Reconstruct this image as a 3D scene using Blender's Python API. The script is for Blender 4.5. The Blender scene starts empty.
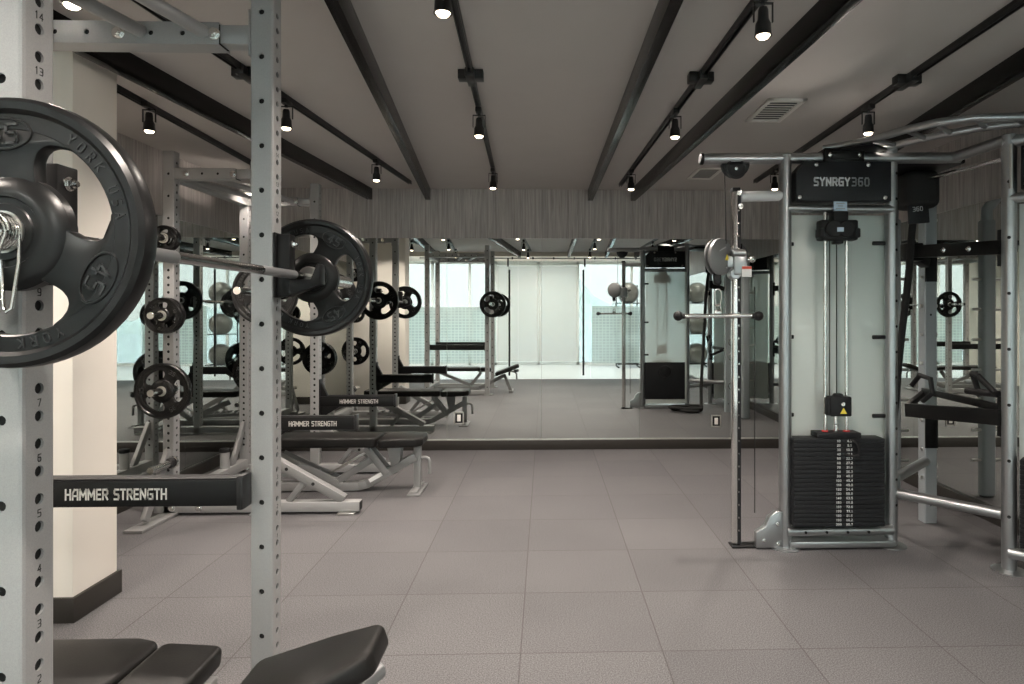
import bpy, bmesh, math, random
from mathutils import Vector, Matrix, Euler
random.seed(7)
PI = math.pi
D = bpy.data
COL = bpy.context.scene.collection
R = math.radians

# ------------------------------------------------------------------ materials
MATS = {}
def new_mat(name):
    m = D.materials.new(name); m.use_nodes = True
    nt = m.node_tree; nt.nodes.clear()
    out = nt.nodes.new('ShaderNodeOutputMaterial')
    return m, nt, out
def N(nt, kind, **kw):
    n = nt.nodes.new(kind)
    for k, v in kw.items():
        if k in n.inputs: n.inputs[k].default_value = v
        else: setattr(n, k, v)
    return n
def pbr(name, col, rough=.5, metal=0., noise=0., nscale=60., bump=0., spec=.5, coat=0.):
    m, nt, out = new_mat(name)
    b = N(nt, 'ShaderNodeBsdfPrincipled')
    b.inputs['Base Color'].default_value = (*col, 1)
    b.inputs['Roughness'].default_value = rough
    b.inputs['Metallic'].default_value = metal
    b.inputs['Specular IOR Level'].default_value = spec
    b.inputs['Coat Weight'].default_value = coat
    if noise or bump:
        tc = N(nt, 'ShaderNodeTexCoord')
        nz = N(nt, 'ShaderNodeTexNoise'); nz.inputs['Scale'].default_value = nscale; nz.inputs['Detail'].default_value = 4
        nt.links.new(tc.outputs['Object'], nz.inputs['Vector'])
        if noise:
            rp = N(nt, 'ShaderNodeValToRGB')
            rp.color_ramp.elements[0].position = .3; rp.color_ramp.elements[1].position = .7
            rp.color_ramp.elements[0].color = (*[c*(1-noise) for c in col], 1)
            rp.color_ramp.elements[1].color = (*[min(1, c*(1+noise)) for c in col], 1)
            nt.links.new(nz.outputs['Fac'], rp.inputs['Fac'])
            nt.links.new(rp.outputs['Color'], b.inputs['Base Color'])
        if bump:
            bp = N(nt, 'ShaderNodeBump'); bp.inputs['Strength'].default_value = bump; bp.inputs['Distance'].default_value = .002
            nt.links.new(nz.outputs['Fac'], bp.inputs['Height'])
            nt.links.new(bp.outputs['Normal'], b.inputs['Normal'])
    nt.links.new(b.outputs[0], out.inputs[0])
    MATS[name] = m
    return m
pbr('rack_grey', (.335, .335, .335), .42, .3, .07, 500, .05)
pbr('tower_grey', (.40, .41, .42), .30, .92, .05, 400)
pbr('post_light', (.36, .39, .41), .4, .35, .04, 300)
pbr('bench_grey', (.25, .25, .25), .4, .35, .05, 300)
pbr('black_powder', (.008, .008, .0083), .40, 0, .1, 300, 0, .22)
pbr('hole_shade', (.004, .004, .004), .9)  # near-black for liners and discs: puts the shade inside holes into colour
pbr('black_satin', (.012, .012, .013), .35)
pbr('black_plastic', (.010, .010, .011), .5, 0, 0, 1, 0, .3)
pbr('rubber', (.008, .0082, .0084), .31, 0, .06, 40, .03, .28)
pbr('iron_black', (.006, .006, .0062), .24, 0, 0, 1, 0, .35)
pbr('stub', (.6, .61, .62), .35, .2)
pbr('vinyl', (.011, .0105, .010), .40, 0, .06, 150, .12, .2)
pbr('chrome', (.78, .77, .75), .14, 1.)
pbr('bar_steel', (.36, .35, .34), .2, 1.)
pbr('steel', (.58, .57, .55), .3, 1.)
pbr('disc_grey', (.23, .235, .24), .4, .5)
pbr('stack', (.013, .0137, .0155), .5, 0, .06, 80, 0, .22)
pbr('sign_black', (.012, .013, .016), .5, 0, 0, 1, 0, .3)
pbr('letter_white', (.80, .81, .82), .5)
pbr('letter_grey', (.36, .37, .39), .5)
pbr('letter_silver', (.62, .60, .57), .45)
pbr('label_white', (.75, .76, .75), .5)
pbr('label_blue', (.55, .66, .78), .5)
pbr('label_yellow', (.75, .58, .06), .5)
pbr('label_red', (.6, .07, .04), .5)
pbr('red_ring', (.6, .05, .05), .4)
pbr('ceil', (.47, .445, .425), .9, 0, .02, 3)
pbr('soffit', (.72, .68, .60), .85)
pbr('beam', (.005, .0047, .0043), .2, 0, 0, 1, 0, .18)
pbr('track', (.008, .008, .008), .4)
pbr('paint', (.86, .81, .74), .75, 0, .015, 4)
pbr('kick', (.028, .025, .022), .45, 0, 0, 1, 0, .3)
pbr('hall_floor', (.72, .73, .74), .35)
pbr('white_frame', (.85, .86, .86), .4)
pbr('vent', (.70, .67, .63), .5)
pbr('vent_dark', (.03, .03, .03), .7)
pbr('rope', (.012, .012, .012), .85, 0, .3, 200, .4)
pbr('ball', (.14, .13, .12), .28, .5)
pbr('hill', (.80, .84, .78), .9, 0, .12, .4)  # very pale: distance haze is put into the hill's colour
pbr('ground', (.75, .78, .75), .9)
pbr('outlet_steel', (.55, .53, .5), .35, .8)
pbr('outlet_white', (.8, .78, .74), .4)
pbr('ledge', (.45, .44, .42), .35, .7)

def floor_mat():
    m, nt, out = new_mat('rubber_tiles')
    g = N(nt, 'ShaderNodeNewGeometry')
    b = N(nt, 'ShaderNodeBsdfPrincipled'); b.inputs['Roughness'].default_value = .62
    b.inputs['Specular IOR Level'].default_value = .35
    # tiles
    mp = N(nt, 'ShaderNodeMapping'); mp.inputs['Location'].default_value = (.10, -2.63+.563*5, 0)
    nt.links.new(g.outputs['Position'], mp.inputs['Vector'])
    br = N(nt, 'ShaderNodeTexBrick'); br.offset = 0; br.squash = 1
    br.inputs['Scale'].default_value = 1
    br.inputs['Brick Width'].default_value = .585; br.inputs['Row Height'].default_value = .563
    br.inputs['Mortar Size'].default_value = .003; br.inputs['Mortar Smooth'].default_value = .1
    br.inputs['Color1'].default_value = (.093, .0900, .0935, 1); br.inputs['Color2'].default_value = (.109, .1055, .1085, 1)
    br.inputs['Mortar'].default_value = (.058, .054, .053, 1)
    nt.links.new(mp.outputs[0], br.inputs['Vector'])
    # granulate
    n1 = N(nt, 'ShaderNodeTexNoise'); n1.inputs['Scale'].default_value = 185; n1.inputs['Detail'].default_value = 2
    nt.links.new(g.outputs['Position'], n1.inputs['Vector'])
    r1 = N(nt, 'ShaderNodeValToRGB'); r1.color_ramp.elements[0].position = .36; r1.color_ramp.elements[1].position = .66
    r1.color_ramp.elements[0].color = (.55, .55, .55, 1); r1.color_ramp.elements[1].color = (1.45, 1.45, 1.45, 1)
    nt.links.new(n1.outputs['Fac'], r1.inputs['Fac'])
    n2 = N(nt, 'ShaderNodeTexNoise'); n2.inputs['Scale'].default_value = 1.4; n2.inputs['Detail'].default_value = 3
    nt.links.new(g.outputs['Position'], n2.inputs['Vector'])
    r2 = N(nt, 'ShaderNodeValToRGB'); r2.color_ramp.elements[0].position = .3; r2.color_ramp.elements[1].position = .7
    r2.color_ramp.elements[0].color = (.92, .92, .92, 1); r2.color_ramp.elements[1].color = (1.06, 1.06, 1.06, 1)
    nt.links.new(n2.outputs['Fac'], r2.inputs['Fac'])
    m1 = N(nt, 'ShaderNodeMixRGB'); m1.blend_type = 'MULTIPLY'; m1.inputs[0].default_value = 1
    m2 = N(nt, 'ShaderNodeMixRGB'); m2.blend_type = 'MULTIPLY'; m2.inputs[0].default_value = 1
    nt.links.new(br.outputs['Color'], m1.inputs[1]); nt.links.new(r1.outputs['Color'], m1.inputs[2])
    nt.links.new(m1.outputs[0], m2.inputs[1]); nt.links.new(r2.outputs['Color'], m2.inputs[2])
    nt.links.new(m2.outputs[0], b.inputs['Base Color'])
    bp = N(nt, 'ShaderNodeBump'); bp.inputs['Strength'].default_value = .25; bp.inputs['Distance'].default_value = .002
    nt.links.new(n1.outputs['Fac'], bp.inputs['Height']); nt.links.new(bp.outputs[0], b.inputs['Normal'])
    nt.links.new(b.outputs[0], out.inputs[0]); MATS['floor'] = m
floor_mat()

def wood_mat():
    m, nt, out = new_mat('grey_wood_laminate')
    g = N(nt, 'ShaderNodeNewGeometry')
    b = N(nt, 'ShaderNodeBsdfPrincipled'); b.inputs['Roughness'].default_value = .42
    b.inputs['Specular IOR Level'].default_value = .4
    mp = N(nt, 'ShaderNodeMapping'); mp.inputs['Scale'].default_value = (58, 58, 2.0)
    nt.links.new(g.outputs['Position'], mp.inputs['Vector'])
    n1 = N(nt, 'ShaderNodeTexNoise'); n1.inputs['Scale'].default_value = 1; n1.inputs['Detail'].default_value = 6; n1.inputs['Roughness'].default_value = .65
    n1.inputs['Distortion'].default_value = .6
    nt.links.new(mp.outputs[0], n1.inputs['Vector'])
    r1 = N(nt, 'ShaderNodeValToRGB')
    e = r1.color_ramp.elements; e[0].position = .28; e[1].position = .74
    e[0].color = (.24, .223, .214, 1); e[1].color = (.56, .525, .505, 1)
    x = e.new(.5); x.color = (.395, .367, .352, 1)
    nt.links.new(n1.outputs['Fac'], r1.inputs['Fac'])
    nt.links.new(r1.outputs['Color'], b.inputs['Base Color'])
    nt.links.new(b.outputs[0], out.inputs[0]); MATS['wood'] = m
wood_mat()

def mirror_mat():
    m, nt, out = new_mat('mirror_glass')
    b = N(nt, 'ShaderNodeBsdfGlossy'); b.inputs['Roughness'].default_value = 0
    b.inputs['Color'].default_value = (.705, .73, .71, 1)
    nt.links.new(b.outputs[0], out.inputs[0]); MATS['mirror'] = m
mirror_mat()

def glass_mat(name, tint, refl):
    m, nt, out = new_mat(name)
    t = N(nt, 'ShaderNodeBsdfTransparent'); t.inputs[0].default_value = (*tint, 1)
    g = N(nt, 'ShaderNodeBsdfGlossy'); g.inputs['Roughness'].default_value = 0.02
    lw = N(nt, 'ShaderNodeLayerWeight'); lw.inputs[0].default_value = refl
    mx = N(nt, 'ShaderNodeMixShader')
    nt.links.new(lw.outputs['Fresnel'], mx.inputs[0]); nt.links.new(t.outputs[0], mx.inputs[1]); nt.links.new(g.outputs[0], mx.inputs[2])
    nt.links.new(mx.outputs[0], out.inputs[0]); MATS[name] = m
glass_mat('glass', (.94, .97, .96), .2)
glass_mat('window_glass', (.42, .43, .43), .2)

def sheer(name, col, trans, transl):
    m, nt, out = new_mat(name)
    t = N(nt, 'ShaderNodeBsdfTransparent'); t.inputs[0].default_value = (1, 1, 1, 1)
    d = N(nt, 'ShaderNodeBsdfDiffuse'); d.inputs[0].default_value = (*col, 1)
    l = N(nt, 'ShaderNodeBsdfTranslucent'); l.inputs[0].default_value = (*col, 1)
    m1 = N(nt, 'ShaderNodeMixShader'); m1.inputs[0].default_value = transl
    m2 = N(nt, 'ShaderNodeMixShader'); m2.inputs[0].default_value = 1-trans
    nt.links.new(d.outputs[0], m1.inputs[1]); nt.links.new(l.outputs[0], m1.inputs[2])
    nt.links.new(t.outputs[0], m2.inputs[1]); nt.links.new(m1.outputs[0], m2.inputs[2])
    nt.links.new(m2.outputs[0], out.inputs[0]); MATS[name] = m
    return m, nt, m2
sheer('blind', (.86, .80, .76), .38, .5)
def frost_mat():
    # frosted polycarbonate shroud: satin, lets the daylight of the room through
    m, nt, out = new_mat('frosted_shroud')
    d = N(nt, 'ShaderNodeBsdfDiffuse'); d.inputs[0].default_value = (.86, .92, .89, 1)
    l = N(nt, 'ShaderNodeBsdfRefraction'); l.inputs[0].default_value = (.93, .97, .96, 1); l.inputs['Roughness'].default_value = .55; l.inputs['IOR'].default_value = 1.2
    g = N(nt, 'ShaderNodeBsdfGlossy'); g.inputs['Roughness'].default_value = .3; g.inputs[0].default_value = (.9, .95, .93, 1)
    m1 = N(nt, 'ShaderNodeMixShader'); m1.inputs[0].default_value = .5
    m2 = N(nt, 'ShaderNodeMixShader'); m2.inputs[0].default_value = .07
    nt.links.new(d.outputs[0], m1.inputs[1]); nt.links.new(l.outputs[0], m1.inputs[2])
    nt.links.new(m1.outputs[0], m2.inputs[1]); nt.links.new(g.outputs[0], m2.inputs[2])
    nt.links.new(m2.outputs[0], out.inputs[0]); MATS['frost'] = m
frost_mat()
def film_mat():
    # frosted window film with a grid of small squares
    m, nt, mixn = sheer('grid_film', (.78, .88, .86), .5, .6)
    g = N(nt, 'ShaderNodeNewGeometry')
    sep = N(nt, 'ShaderNodeSeparateXYZ'); nt.links.new(g.outputs['Position'], sep.inputs[0])
    cmb = N(nt, 'ShaderNodeCombineXYZ'); nt.links.new(sep.outputs['X'], cmb.inputs['X']); nt.links.new(sep.outputs['Z'], cmb.inputs['Y'])
    br = N(nt, 'ShaderNodeTexBrick'); br.offset = 0
    br.inputs['Scale'].default_value = 1; br.inputs['Brick Width'].default_value = .075; br.inputs['Row Height'].default_value = .06
    br.inputs['Mortar Size'].default_value = .008
    br.inputs['Color1'].default_value = (.56, .56, .56, 1); br.inputs['Color2'].default_value = (.50, .50, .50, 1); br.inputs['Mortar'].default_value = (.70, .70, .70, 1)
    nt.links.new(cmb.outputs[0], br.inputs['Vector'])
    nt.links.new(br.outputs['Color'], mixn.inputs[0])
film_mat()
def emis(name, col, s):
    m, nt, out = new_mat(name)
    e = N(nt, 'ShaderNodeEmission'); e.inputs[0].default_value = (*col, 1); e.inputs[1].default_value = s
    nt.links.new(e.outputs[0], out.inputs[0]); MATS[name] = m
emis('lamp_glow', (1., .82, .60), 9)

# ------------------------------------------------------------------ mesh builder
class MB:
    def __init__(self): self.v = []; self.f = []; self.m = []
    def add(self, vs, fs, mat=0, M=None):
        o = len(self.v)
        for p in vs:
            p = Vector(p)
            self.v.append(M @ p if M is not None else p)
        for f in fs:
            self.f.append([i+o for i in f]); self.m.append(mat)
        return self
    def from_bm(self, bm, mat=0, M=None):
        bm.verts.index_update()
        self.add([v.co.copy() for v in bm.verts], [[v.index for v in f.verts] for f in bm.faces], mat, M)
        bm.free(); return self
    def merge(self, other, M=None, dm=0):
        o = len(self.v)
        self.v += [(M @ p if M is not None else p.copy()) for p in other.v]
        self.f += [[i+o for i in f] for f in other.f]; self.m += [x+dm for x in other.m]
        return self
    def box(self, c, s, bev=0., mat=0, rot=None, seg=2):
        bm = bmesh.new(); bmesh.ops.create_cube(bm, size=1)
        for v in bm.verts: v.co = Vector((v.co.x*s[0], v.co.y*s[1], v.co.z*s[2]))
        if bev > 0:
            bmesh.ops.bevel(bm, geom=bm.edges[:], offset=min(bev, min(s)*.49), segments=seg, affect='EDGES', profile=.5)
        M = Matrix.Translation(c)
        if rot is not None: M = M @ rot.to_matrix().to_4x4()
        return self.from_bm(bm, mat, M)
    def box2(self, a, b, bev=0., mat=0, seg=2):
        c = [(a[i]+b[i])/2 for i in range(3)]; s = [abs(b[i]-a[i]) for i in range(3)]
        return self.box(c, s, bev, mat, None, seg)
    def bar(self, p0, p1, w, h, bev=.004, mat=0, up=(0, 0, 1)):
        p0 = Vector(p0); p1 = Vector(p1); d = p1-p0; L = d.length; x = d.normalized()
        up = Vector(up)
        if abs(x.dot(up)) > .98: up = Vector((1, 0, 0))
        y = up.cross(x).normalized(); z = x.cross(y)
        bm = bmesh.new(); bmesh.ops.create_cube(bm, size=1)
        for v in bm.verts: v.co = Vector((v.co.x*L, v.co.y*w, v.co.z*h))
        if bev: bmesh.ops.bevel(bm, geom=bm.edges[:], offset=bev, segments=2, affect='EDGES', profile=.5)
        M = Matrix((x, y, z)).transposed().to_4x4(); M.translation = (p0+p1)/2
        return self.from_bm(bm, mat, M)
    def tube(self, pts, r, n=14, mat=0, cap=True, closed=False):
        pts = [Vector(p) for p in pts]; k = len(pts)
        rs = r if isinstance(r, (list, tuple)) else [r]*k
        vs = []; fs = []; prev = None
        for i, p in enumerate(pts):
            if closed: t = (pts[(i+1) % k]-pts[i-1]).normalized()
            elif i == 0: t = (pts[1]-p).normalized()
            elif i == k-1: t = (p-pts[i-1]).normalized()
            else: t = ((pts[i+1]-p).normalized()+(p-pts[i-1]).normalized()).normalized()
            if prev is None:
                a = Vector((0, 0, 1)) if abs(t.z) < .9 else Vector((1, 0, 0))
                u = t.cross(a).normalized()
            else:
                u = (prev-t*prev.dot(t)).normalized()
            prev = u; w = t.cross(u)
            for j in range(n):
                a = 2*PI*j/n
                vs.append(p+(u*math.cos(a)+w*math.sin(a))*rs[i])
        for i in range(k if closed else k-1):
            for j in range(n):
                a = i*n+j; b = i*n+(j+1) % n; i2 = (i+1) % k
                fs.append([a, b, i2*n+(j+1) % n, i2*n+j])
        if cap and not closed:
            fs.append(list(range(n))[::-1]); fs.append([(k-1)*n+j for j in range(n)])
        return self.add(vs, fs, mat)
    def lathe(self, prof, n=32, mat=0, M=None, closed=False):
        # profile of (radius, height) turned about local Z
        vs = []; fs = []; k = len(prof)
        for (r, z) in prof:
            for j in range(n):
                a = 2*PI*j/n; vs.append((r*math.cos(a), r*math.sin(a), z))
        for i in range(k if closed else k-1):
            i2 = (i+1) % k
            for j in range(n):
                fs.append([i*n+j, i*n+(j+1) % n, i2*n+(j+1) % n, i2*n+j])
        if not closed:
            if prof[0][0] > 1e-6: fs.append(list(range(n))[::-1])
            if prof[-1][0] > 1e-6: fs.append([(k-1)*n+j for j in range(n)])
        return self.add(vs, fs, mat, M)
    def cyl(self, p0, p1, r, n=16, mat=0, bev=0.):
        p0 = Vector(p0); p1 = Vector(p1); L = (p1-p0).length
        q = Vector((0, 0, 1)).rotation_difference((p1-p0).normalized())
        M = Matrix.Translation(p0) @ q.to_matrix().to_4x4()
        pr = [(r, 0), (r, L)] if not bev else [(r-bev, 0), (r, bev), (r, L-bev), (r-bev, L)]
        return self.lathe(pr, n, mat, M)
    def sphere(self, c, r, mat=0, n=18):
        prof = [(max(1e-5, r*math.sin(PI*i/(n//2))), -r*math.cos(PI*i/(n//2))) for i in range(n//2+1)]
        return self.lathe(prof, n, mat, Matrix.Translation(c))
    def prism(self, outline, depth, M=None, mat=0, bev=0., seg=2):
        # outline in local XY, extruded symmetric about Z by depth
        bm = bmesh.new()
        vs = [bm.verts.new((x, y, -depth/2)) for x, y in outline]
        f = bm.faces.new(vs)
        r = bmesh.ops.extrude_face_region(bm, geom=[f])
        bmesh.ops.translate(bm, vec=(0, 0, depth), verts=[v for v in r['geom'] if isinstance(v, bmesh.types.BMVert)])
        bmesh.ops.recalc_face_normals(bm, faces=bm.faces)
        if bev: bmesh.ops.bevel(bm, geom=bm.edges[:], offset=bev, segments=seg, affect='EDGES', profile=.5)
        return self.from_bm(bm, mat, M)
    def build(self, name, mats, parent=None, label=None, sharp=32, at=None):
        if isinstance(mats, str): mats = [mats]
        sh = Vector((0, 0, 0)); p = parent
        while p is not None: sh += p.location; p = p.parent
        loc = Vector((0, 0, 0))
        if parent is None:
            xs = [p.x for p in self.v]; ys = [p.y for p in self.v]; zs = [p.z for p in self.v]
            loc = Vector(at) if at else Vector(((min(xs)+max(xs))/2, (min(ys)+max(ys))/2, min(zs)))
            sh = loc
        me = D.meshes.new(name)
        me.from_pydata([tuple(p-sh) for p in self.v], [], self.f)
        for m in mats: me.materials.append(MATS[m])
        for p, mi in zip(me.polygons, self.m): p.material_index = mi
        me.validate(); 
        bm = bmesh.new(); bm.from_mesh(me); bmesh.ops.recalc_face_normals(bm, faces=bm.faces); bm.to_mesh(me); bm.free()
        me.polygons.foreach_set('use_smooth', [True]*len(me.polygons))
        me.set_sharp_from_angle(angle=R(sharp)); me.update()
        o = D.objects.new(name, me); COL.objects.link(o); o.parent = parent; o.location = loc
        if label: o['label'] = label
        return o
def tag(o, label, cat, group=None):
    o['label'] = label; o['category'] = cat
    if group: o['group'] = group
    return o
def thing(name, label, cat, loc, group=None):
    o = D.objects.new(name, None); COL.objects.link(o); o.location = loc; o.empty_display_size = .1
    return tag(o, label, cat, group)
def structure(o): o['kind'] = 'structure'; return o
def copy_tree(o, parent=None):
    c = o.copy(); COL.objects.link(c); c.parent = parent
    for ch in list(o.children): copy_tree(ch, c)
    return c

# lettering: strokes on a unit-high cell -------------------------------------
GL = {
 'H': (.62, [[(0,0),(0,1)],[(1,0),(1,1)],[(0,.5),(1,.5)]]),
 'A': (.66, [[(0,0),(0,.62),(.35,1),(1,1),(1,0)],[(0,.36),(1,.36)]]),
 'a': (.66, [[(0,0),(.5,1),(1,0)],[(.2,.36),(.8,.36)]]),
 'M': (.80, [[(0,0),(0,1),(.5,.3),(1,1),(1,0)]]),
 'E': (.52, [[(1,1),(0,1),(0,0),(1,0)],[(0,.5),(.9,.5)]]),
 'R': (.60, [[(0,0),(0,1),(.8,1),(1,.85),(1,.6),(.8,.47),(0,.47)],[(.5,.47),(1,0)]]),
 'S': (.56, [[(1,1),(.15,1),(0,.86),(0,.62),(.15,.52),(.85,.48),(1,.38),(1,.14),(.85,0),(0,0)]]),
 'T': (.56, [[(0,1),(1,1)],[(.5,1),(.5,0)]]),
 'N': (.66, [[(0,0),(0,1),(1,0),(1,1)]]),
 'G': (.64, [[(1,1),(.2,1),(0,.8),(0,.2),(.2,0),(1,0),(1,.5),(.55,.5)]]),
 'Y': (.64, [[(0,1),(.5,.5),(1,1)],[(.5,.5),(.5,0)]]),
 'K': (.60, [[(0,0),(0,1)],[(1,1),(.08,.5),(1,0)]]),
 'O': (.64, [[(.2,0),(0,.2),(0,.8),(.2,1),(.8,1),(1,.8),(1,.2),(.8,0),(.2,0)]]),
 'U': (.62, [[(0,1),(0,.2),(.2,0),(.8,0),(1,.2),(1,1)]]),
 '0': (.56, [[(.2,0),(0,.2),(0,.8),(.2,1),(.8,1),(1,.8),(1,.2),(.8,0),(.2,0)]]),
 '1': (.30, [[(0,.8),(.6,1),(.6,0)]]),
 '2': (.54, [[(0,1),(.85,1),(1,.85),(1,.6),(0,.15),(0,0),(1,0)]]),
 '3': (.54, [[(0,1),(.85,1),(1,.85),(1,.62),(.8,.5),(1,.38),(1,.15),(.85,0),(0,0)],[(.25,.5),(.8,.5)]]),
 '4': (.56, [[(.75,0),(.75,1),(0,.3),(1,.3)]]),
 '5': (.54, [[(1,1),(0,1),(0,.55),(.85,.55),(1,.42),(1,.14),(.85,0),(0,0)]]),
 '6': (.54, [[(1,1),(.2,1),(0,.8),(0,.2),(.2,0),(.8,0),(1,.15),(1,.4),(.85,.55),(0,.55)]]),
 '7': (.54, [[(0,1),(1,1),(.35,0)]]),
 '8': (.54, [[(.2,.52),(0,.68),(0,.85),(.2,1),(.8,1),(1,.85),(1,.68),(.8,.52),(.2,.52),(0,.36),(0,.15),(.2,0),(.8,0),(1,.15),(1,.36),(.8,.52)]]),
 '9': (.54, [[(0,0),(.8,0),(1,.2),(1,.8),(.8,1),(.2,1),(0,.85),(0,.6),(.15,.45),(1,.45)]]),
 '.': (.08, [[(0,0),(0,.02)]]),
 ' ': (.30, []),
}
def text_width(s, th=.16, gap=.16): return sum(GL[c][0]+th+gap for c in s)-gap
def text_mb(s, h, th=.16, gap=.16, depth=.002, mb=None, M=None, mat=0, anchor='c', wscale=1.):
    """flat stroke lettering in the local XY plane, facing +Z"""
    mb = mb or MB(); W = text_width(s, th, gap)
    x0 = {'c': -W/2, 'l': 0}[anchor]; x = x0+th/2
    k = h/(1+th)
    for c in s:
        w, pls = GL[c]
        for pl in pls:
            for a, b in zip(pl[:-1], pl[1:]):
                ax, ay, bx, by = x+a[0]*w, a[1]-.5, x+b[0]*w, b[1]-.5
                dx, dy = bx-ax, by-ay; L = math.hypot(dx, dy) or 1e-6
                ex, ey = dx/L*th*.46, dy/L*th*.46; nx, ny = -dy/L*th/2, dx/L*th/2
                q = [(ax-ex-nx, ay-ey-ny), (bx+ex-nx, by+ey-ny), (bx+ex+nx, by+ey+ny), (ax-ex+nx, ay-ey+ny)]
                vs = [(p[0]*k*wscale, p[1]*k, 0) for p in q]+[(p[0]*k*wscale, p[1]*k, depth) for p in q]
                mb.add(vs, [[3,2,1,0],[4,5,6,7],[0,1,5,4],[1,2,6,5],[2,3,7,6],[3,0,4,7]], mat, M)
        x += w+th+gap
    return mb
def text_fit(s, h, width, th, gap, M, depth=.0015):
    k = h/(1+th); return text_mb(s, h, th, gap, depth, None, M, 0, 'l', width/(text_width(s, th, gap)*k))
def frame(origin, xdir, ydir):
    x = Vector(xdir).normalized(); y = Vector(ydir).normalized(); z = x.cross(y)
    M = Matrix((x, y, z)).transposed().to_4x4(); M.translation = origin
    return M
FRONT = lambda p: frame(p, (1, 0, 0), (0, 0, 1))        # faces -Y, read by someone looking along +Y
BACK = lambda p: frame(p, (-1, 0, 0), (0, 0, 1))        # faces +Y
RIGHT = lambda p: frame(p, (0, 1, 0), (0, 0, 1))        # faces +X

# perforated square post ------------------------------------------------------
def holed_strip(mb, length, w, holes, M, mat=0):
    """flat strip: local X across (width w), local Y along (0..length), holes = [(y, r)], normal +Z"""
    hw = w/2; holes = sorted(holes); y = 0.
    def quad(a, b):
        if b-a > 1e-5: mb.add([(-hw, a, 0), (hw, a, 0), (hw, b, 0), (-hw, b, 0)], [[0, 1, 2, 3]], mat, M)
    for (hy, r) in holes:
        s = min(r*1.5, .0252); quad(y, hy-s)
        ca = math.atan2(s, hw)
        angs = sorted([2*PI*i/12+.13 for i in range(12)]+[ca, PI-ca, PI+ca, 2*PI-ca])
        o = []; c = []; ci = []
        for a in angs:
            k = min(hw/max(1e-6, abs(math.cos(a))), s/max(1e-6, abs(math.sin(a))))
            o.append((k*math.cos(a), hy+k*math.sin(a), 0)); c.append((r*math.cos(a), hy+r*math.sin(a), 0)); ci.append((r*math.cos(a), hy+r*math.sin(a), -.005))
        n = len(angs)
        fs = [[i, (i+1) % n, n+(i+1) % n, n+i] for i in range(n)]+[[n+i, n+(i+1) % n, 2*n+(i+1) % n, 2*n+i] for i in range(n)]
        mb.add(o+c+ci, fs, mat, M); y = hy+s
    quad(y, length)
def square_post(h, w, hx, hy, mat=0, mb=None, base=(0, 0, 0), lin=2):
    """hx: holes of the two faces turned to +X/-X, hy: of the faces turned to -Y/+Y"""
    mb = mb or MB(); b = .007; fw = w-2*b; hw = w/2; B = Vector(base)
    holed_strip(mb, h, fw, hx, frame(B+Vector((hw, 0, 0)), (0, 1, 0), (0, 0, 1)), mat)
    holed_strip(mb, h, fw, hx, frame(B+Vector((-hw, 0, 0)), (0, -1, 0), (0, 0, 1)), mat)
    holed_strip(mb, h, fw, hy, frame(B+Vector((0, -hw, 0)), (1, 0, 0), (0, 0, 1)), mat)
    holed_strip(mb, h, fw, hy, frame(B+Vector((0, hw, 0)), (-1, 0, 0), (0, 0, 1)), mat)
    q = hw-b
    for sx, sy in ((1, 1), (1, -1), (-1, 1), (-1, -1)):
        a = B+Vector((sx*hw, sy*q, 0)); m = B+Vector((sx*(hw-b*.3), sy*(hw-b*.3), 0)); c = B+Vector((sx*q, sy*hw, 0)); u = Vector((0, 0, h))
        mb.add([a, m, c, a+u, m+u, c+u], [[0, 1, 4, 3], [1, 2, 5, 4]], mat)
    q = hw-.0056
    mb.add([(B.x+sx*q, B.y+sy*q, B.z+zz) for zz in (0, h-.004) for sx, sy in ((1, 1), (-1, 1), (-1, -1), (1, -1))], [[0, 1, 5, 4], [1, 2, 6, 5], [2, 3, 7, 6], [3, 0, 4, 7]], lin)  # black inner liner added so the holes read as shaded
    z = B.z+h
    mb.box((B.x, B.y, z+.001), (w-.004, w-.004, .004), .001, mat)
    return mb

def put_bolts(parent, lst, r=.009, mat='chrome'):
    for p, d in lst: bolt(MB(), p, d, r).build('bolt', mat, parent)
def bolt(mb, p, d, r=.014, mat=0, l=.012):
    p = Vector(p); d = Vector(d).normalized()
    mb.cyl(p, p+d*.003, r*1.35, 16, mat); mb.cyl(p+d*.003, p+d*l, r, 6, mat, .001); mb.cyl(p+d*l, p+d*(l+.006), r*.55, 10, mat)
    return mb

# ------------------------------------------------------------------ room
YB = 6.54; XL = -2.985; XR = 2.99; YF = -.30; HC = 2.65; MT = 2.15
def plain(name, a, b, mat, bev=0.):
    return structure(MB().box2(a, b, bev).build(name, mat))
plain('floor', (XL-.1, YF, -.06), (XR+.1, YB+.1, 0), 'floor')
plain('floor_hall', (-7, -5.2, -.06), (7, YF-.001, -.004), 'hall_floor')
plain('ceiling', (XL-.1, YF, HC), (XR+.1, YB+.1, HC+.08), 'ceil')
plain('ceiling_hall', (-7, -3.95, 2.74), (7, YF-.001, 2.82), 'soffit')
plain('wall_back', (XL-.1, YB+.006, 0), (XR+.1, YB+.12, HC), 'wood')
plain('wall_left', (XL-.12, YF, 0), (XL-.006, YB, HC), 'paint')
plain('wall_right', (XR+.006, YF, 0), (XR+.12, YB, HC), 'wood')
plain('trim_1', (XL, YB-.012, MT), (XR, YB+.006, HC), 'wood')          # laminate band over the back mirrors
plain('trim_2', (XL-.006, 3.26, MT), (XL+.012, YB-.012, HC), 'wood')    # band over the left mirrors
plain('trim_3', (XR-.012, YF, MT), (XR+.006, YB-.012, HC), 'wood')      # band over the right mirrors
plain('baseboard_back', (XL, YB-.034, 0), (XR, YB-.004, .097), ['kick'], .002)
plain('baseboard_left', (XL-.002, 3.27, 0), (XL+.03, YB-.034, .097), 'kick', .002)
plain('baseboard_right', (XR-.03, YF, 0), (XR+.002, YB-.034, .097), 'kick', .002)
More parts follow.
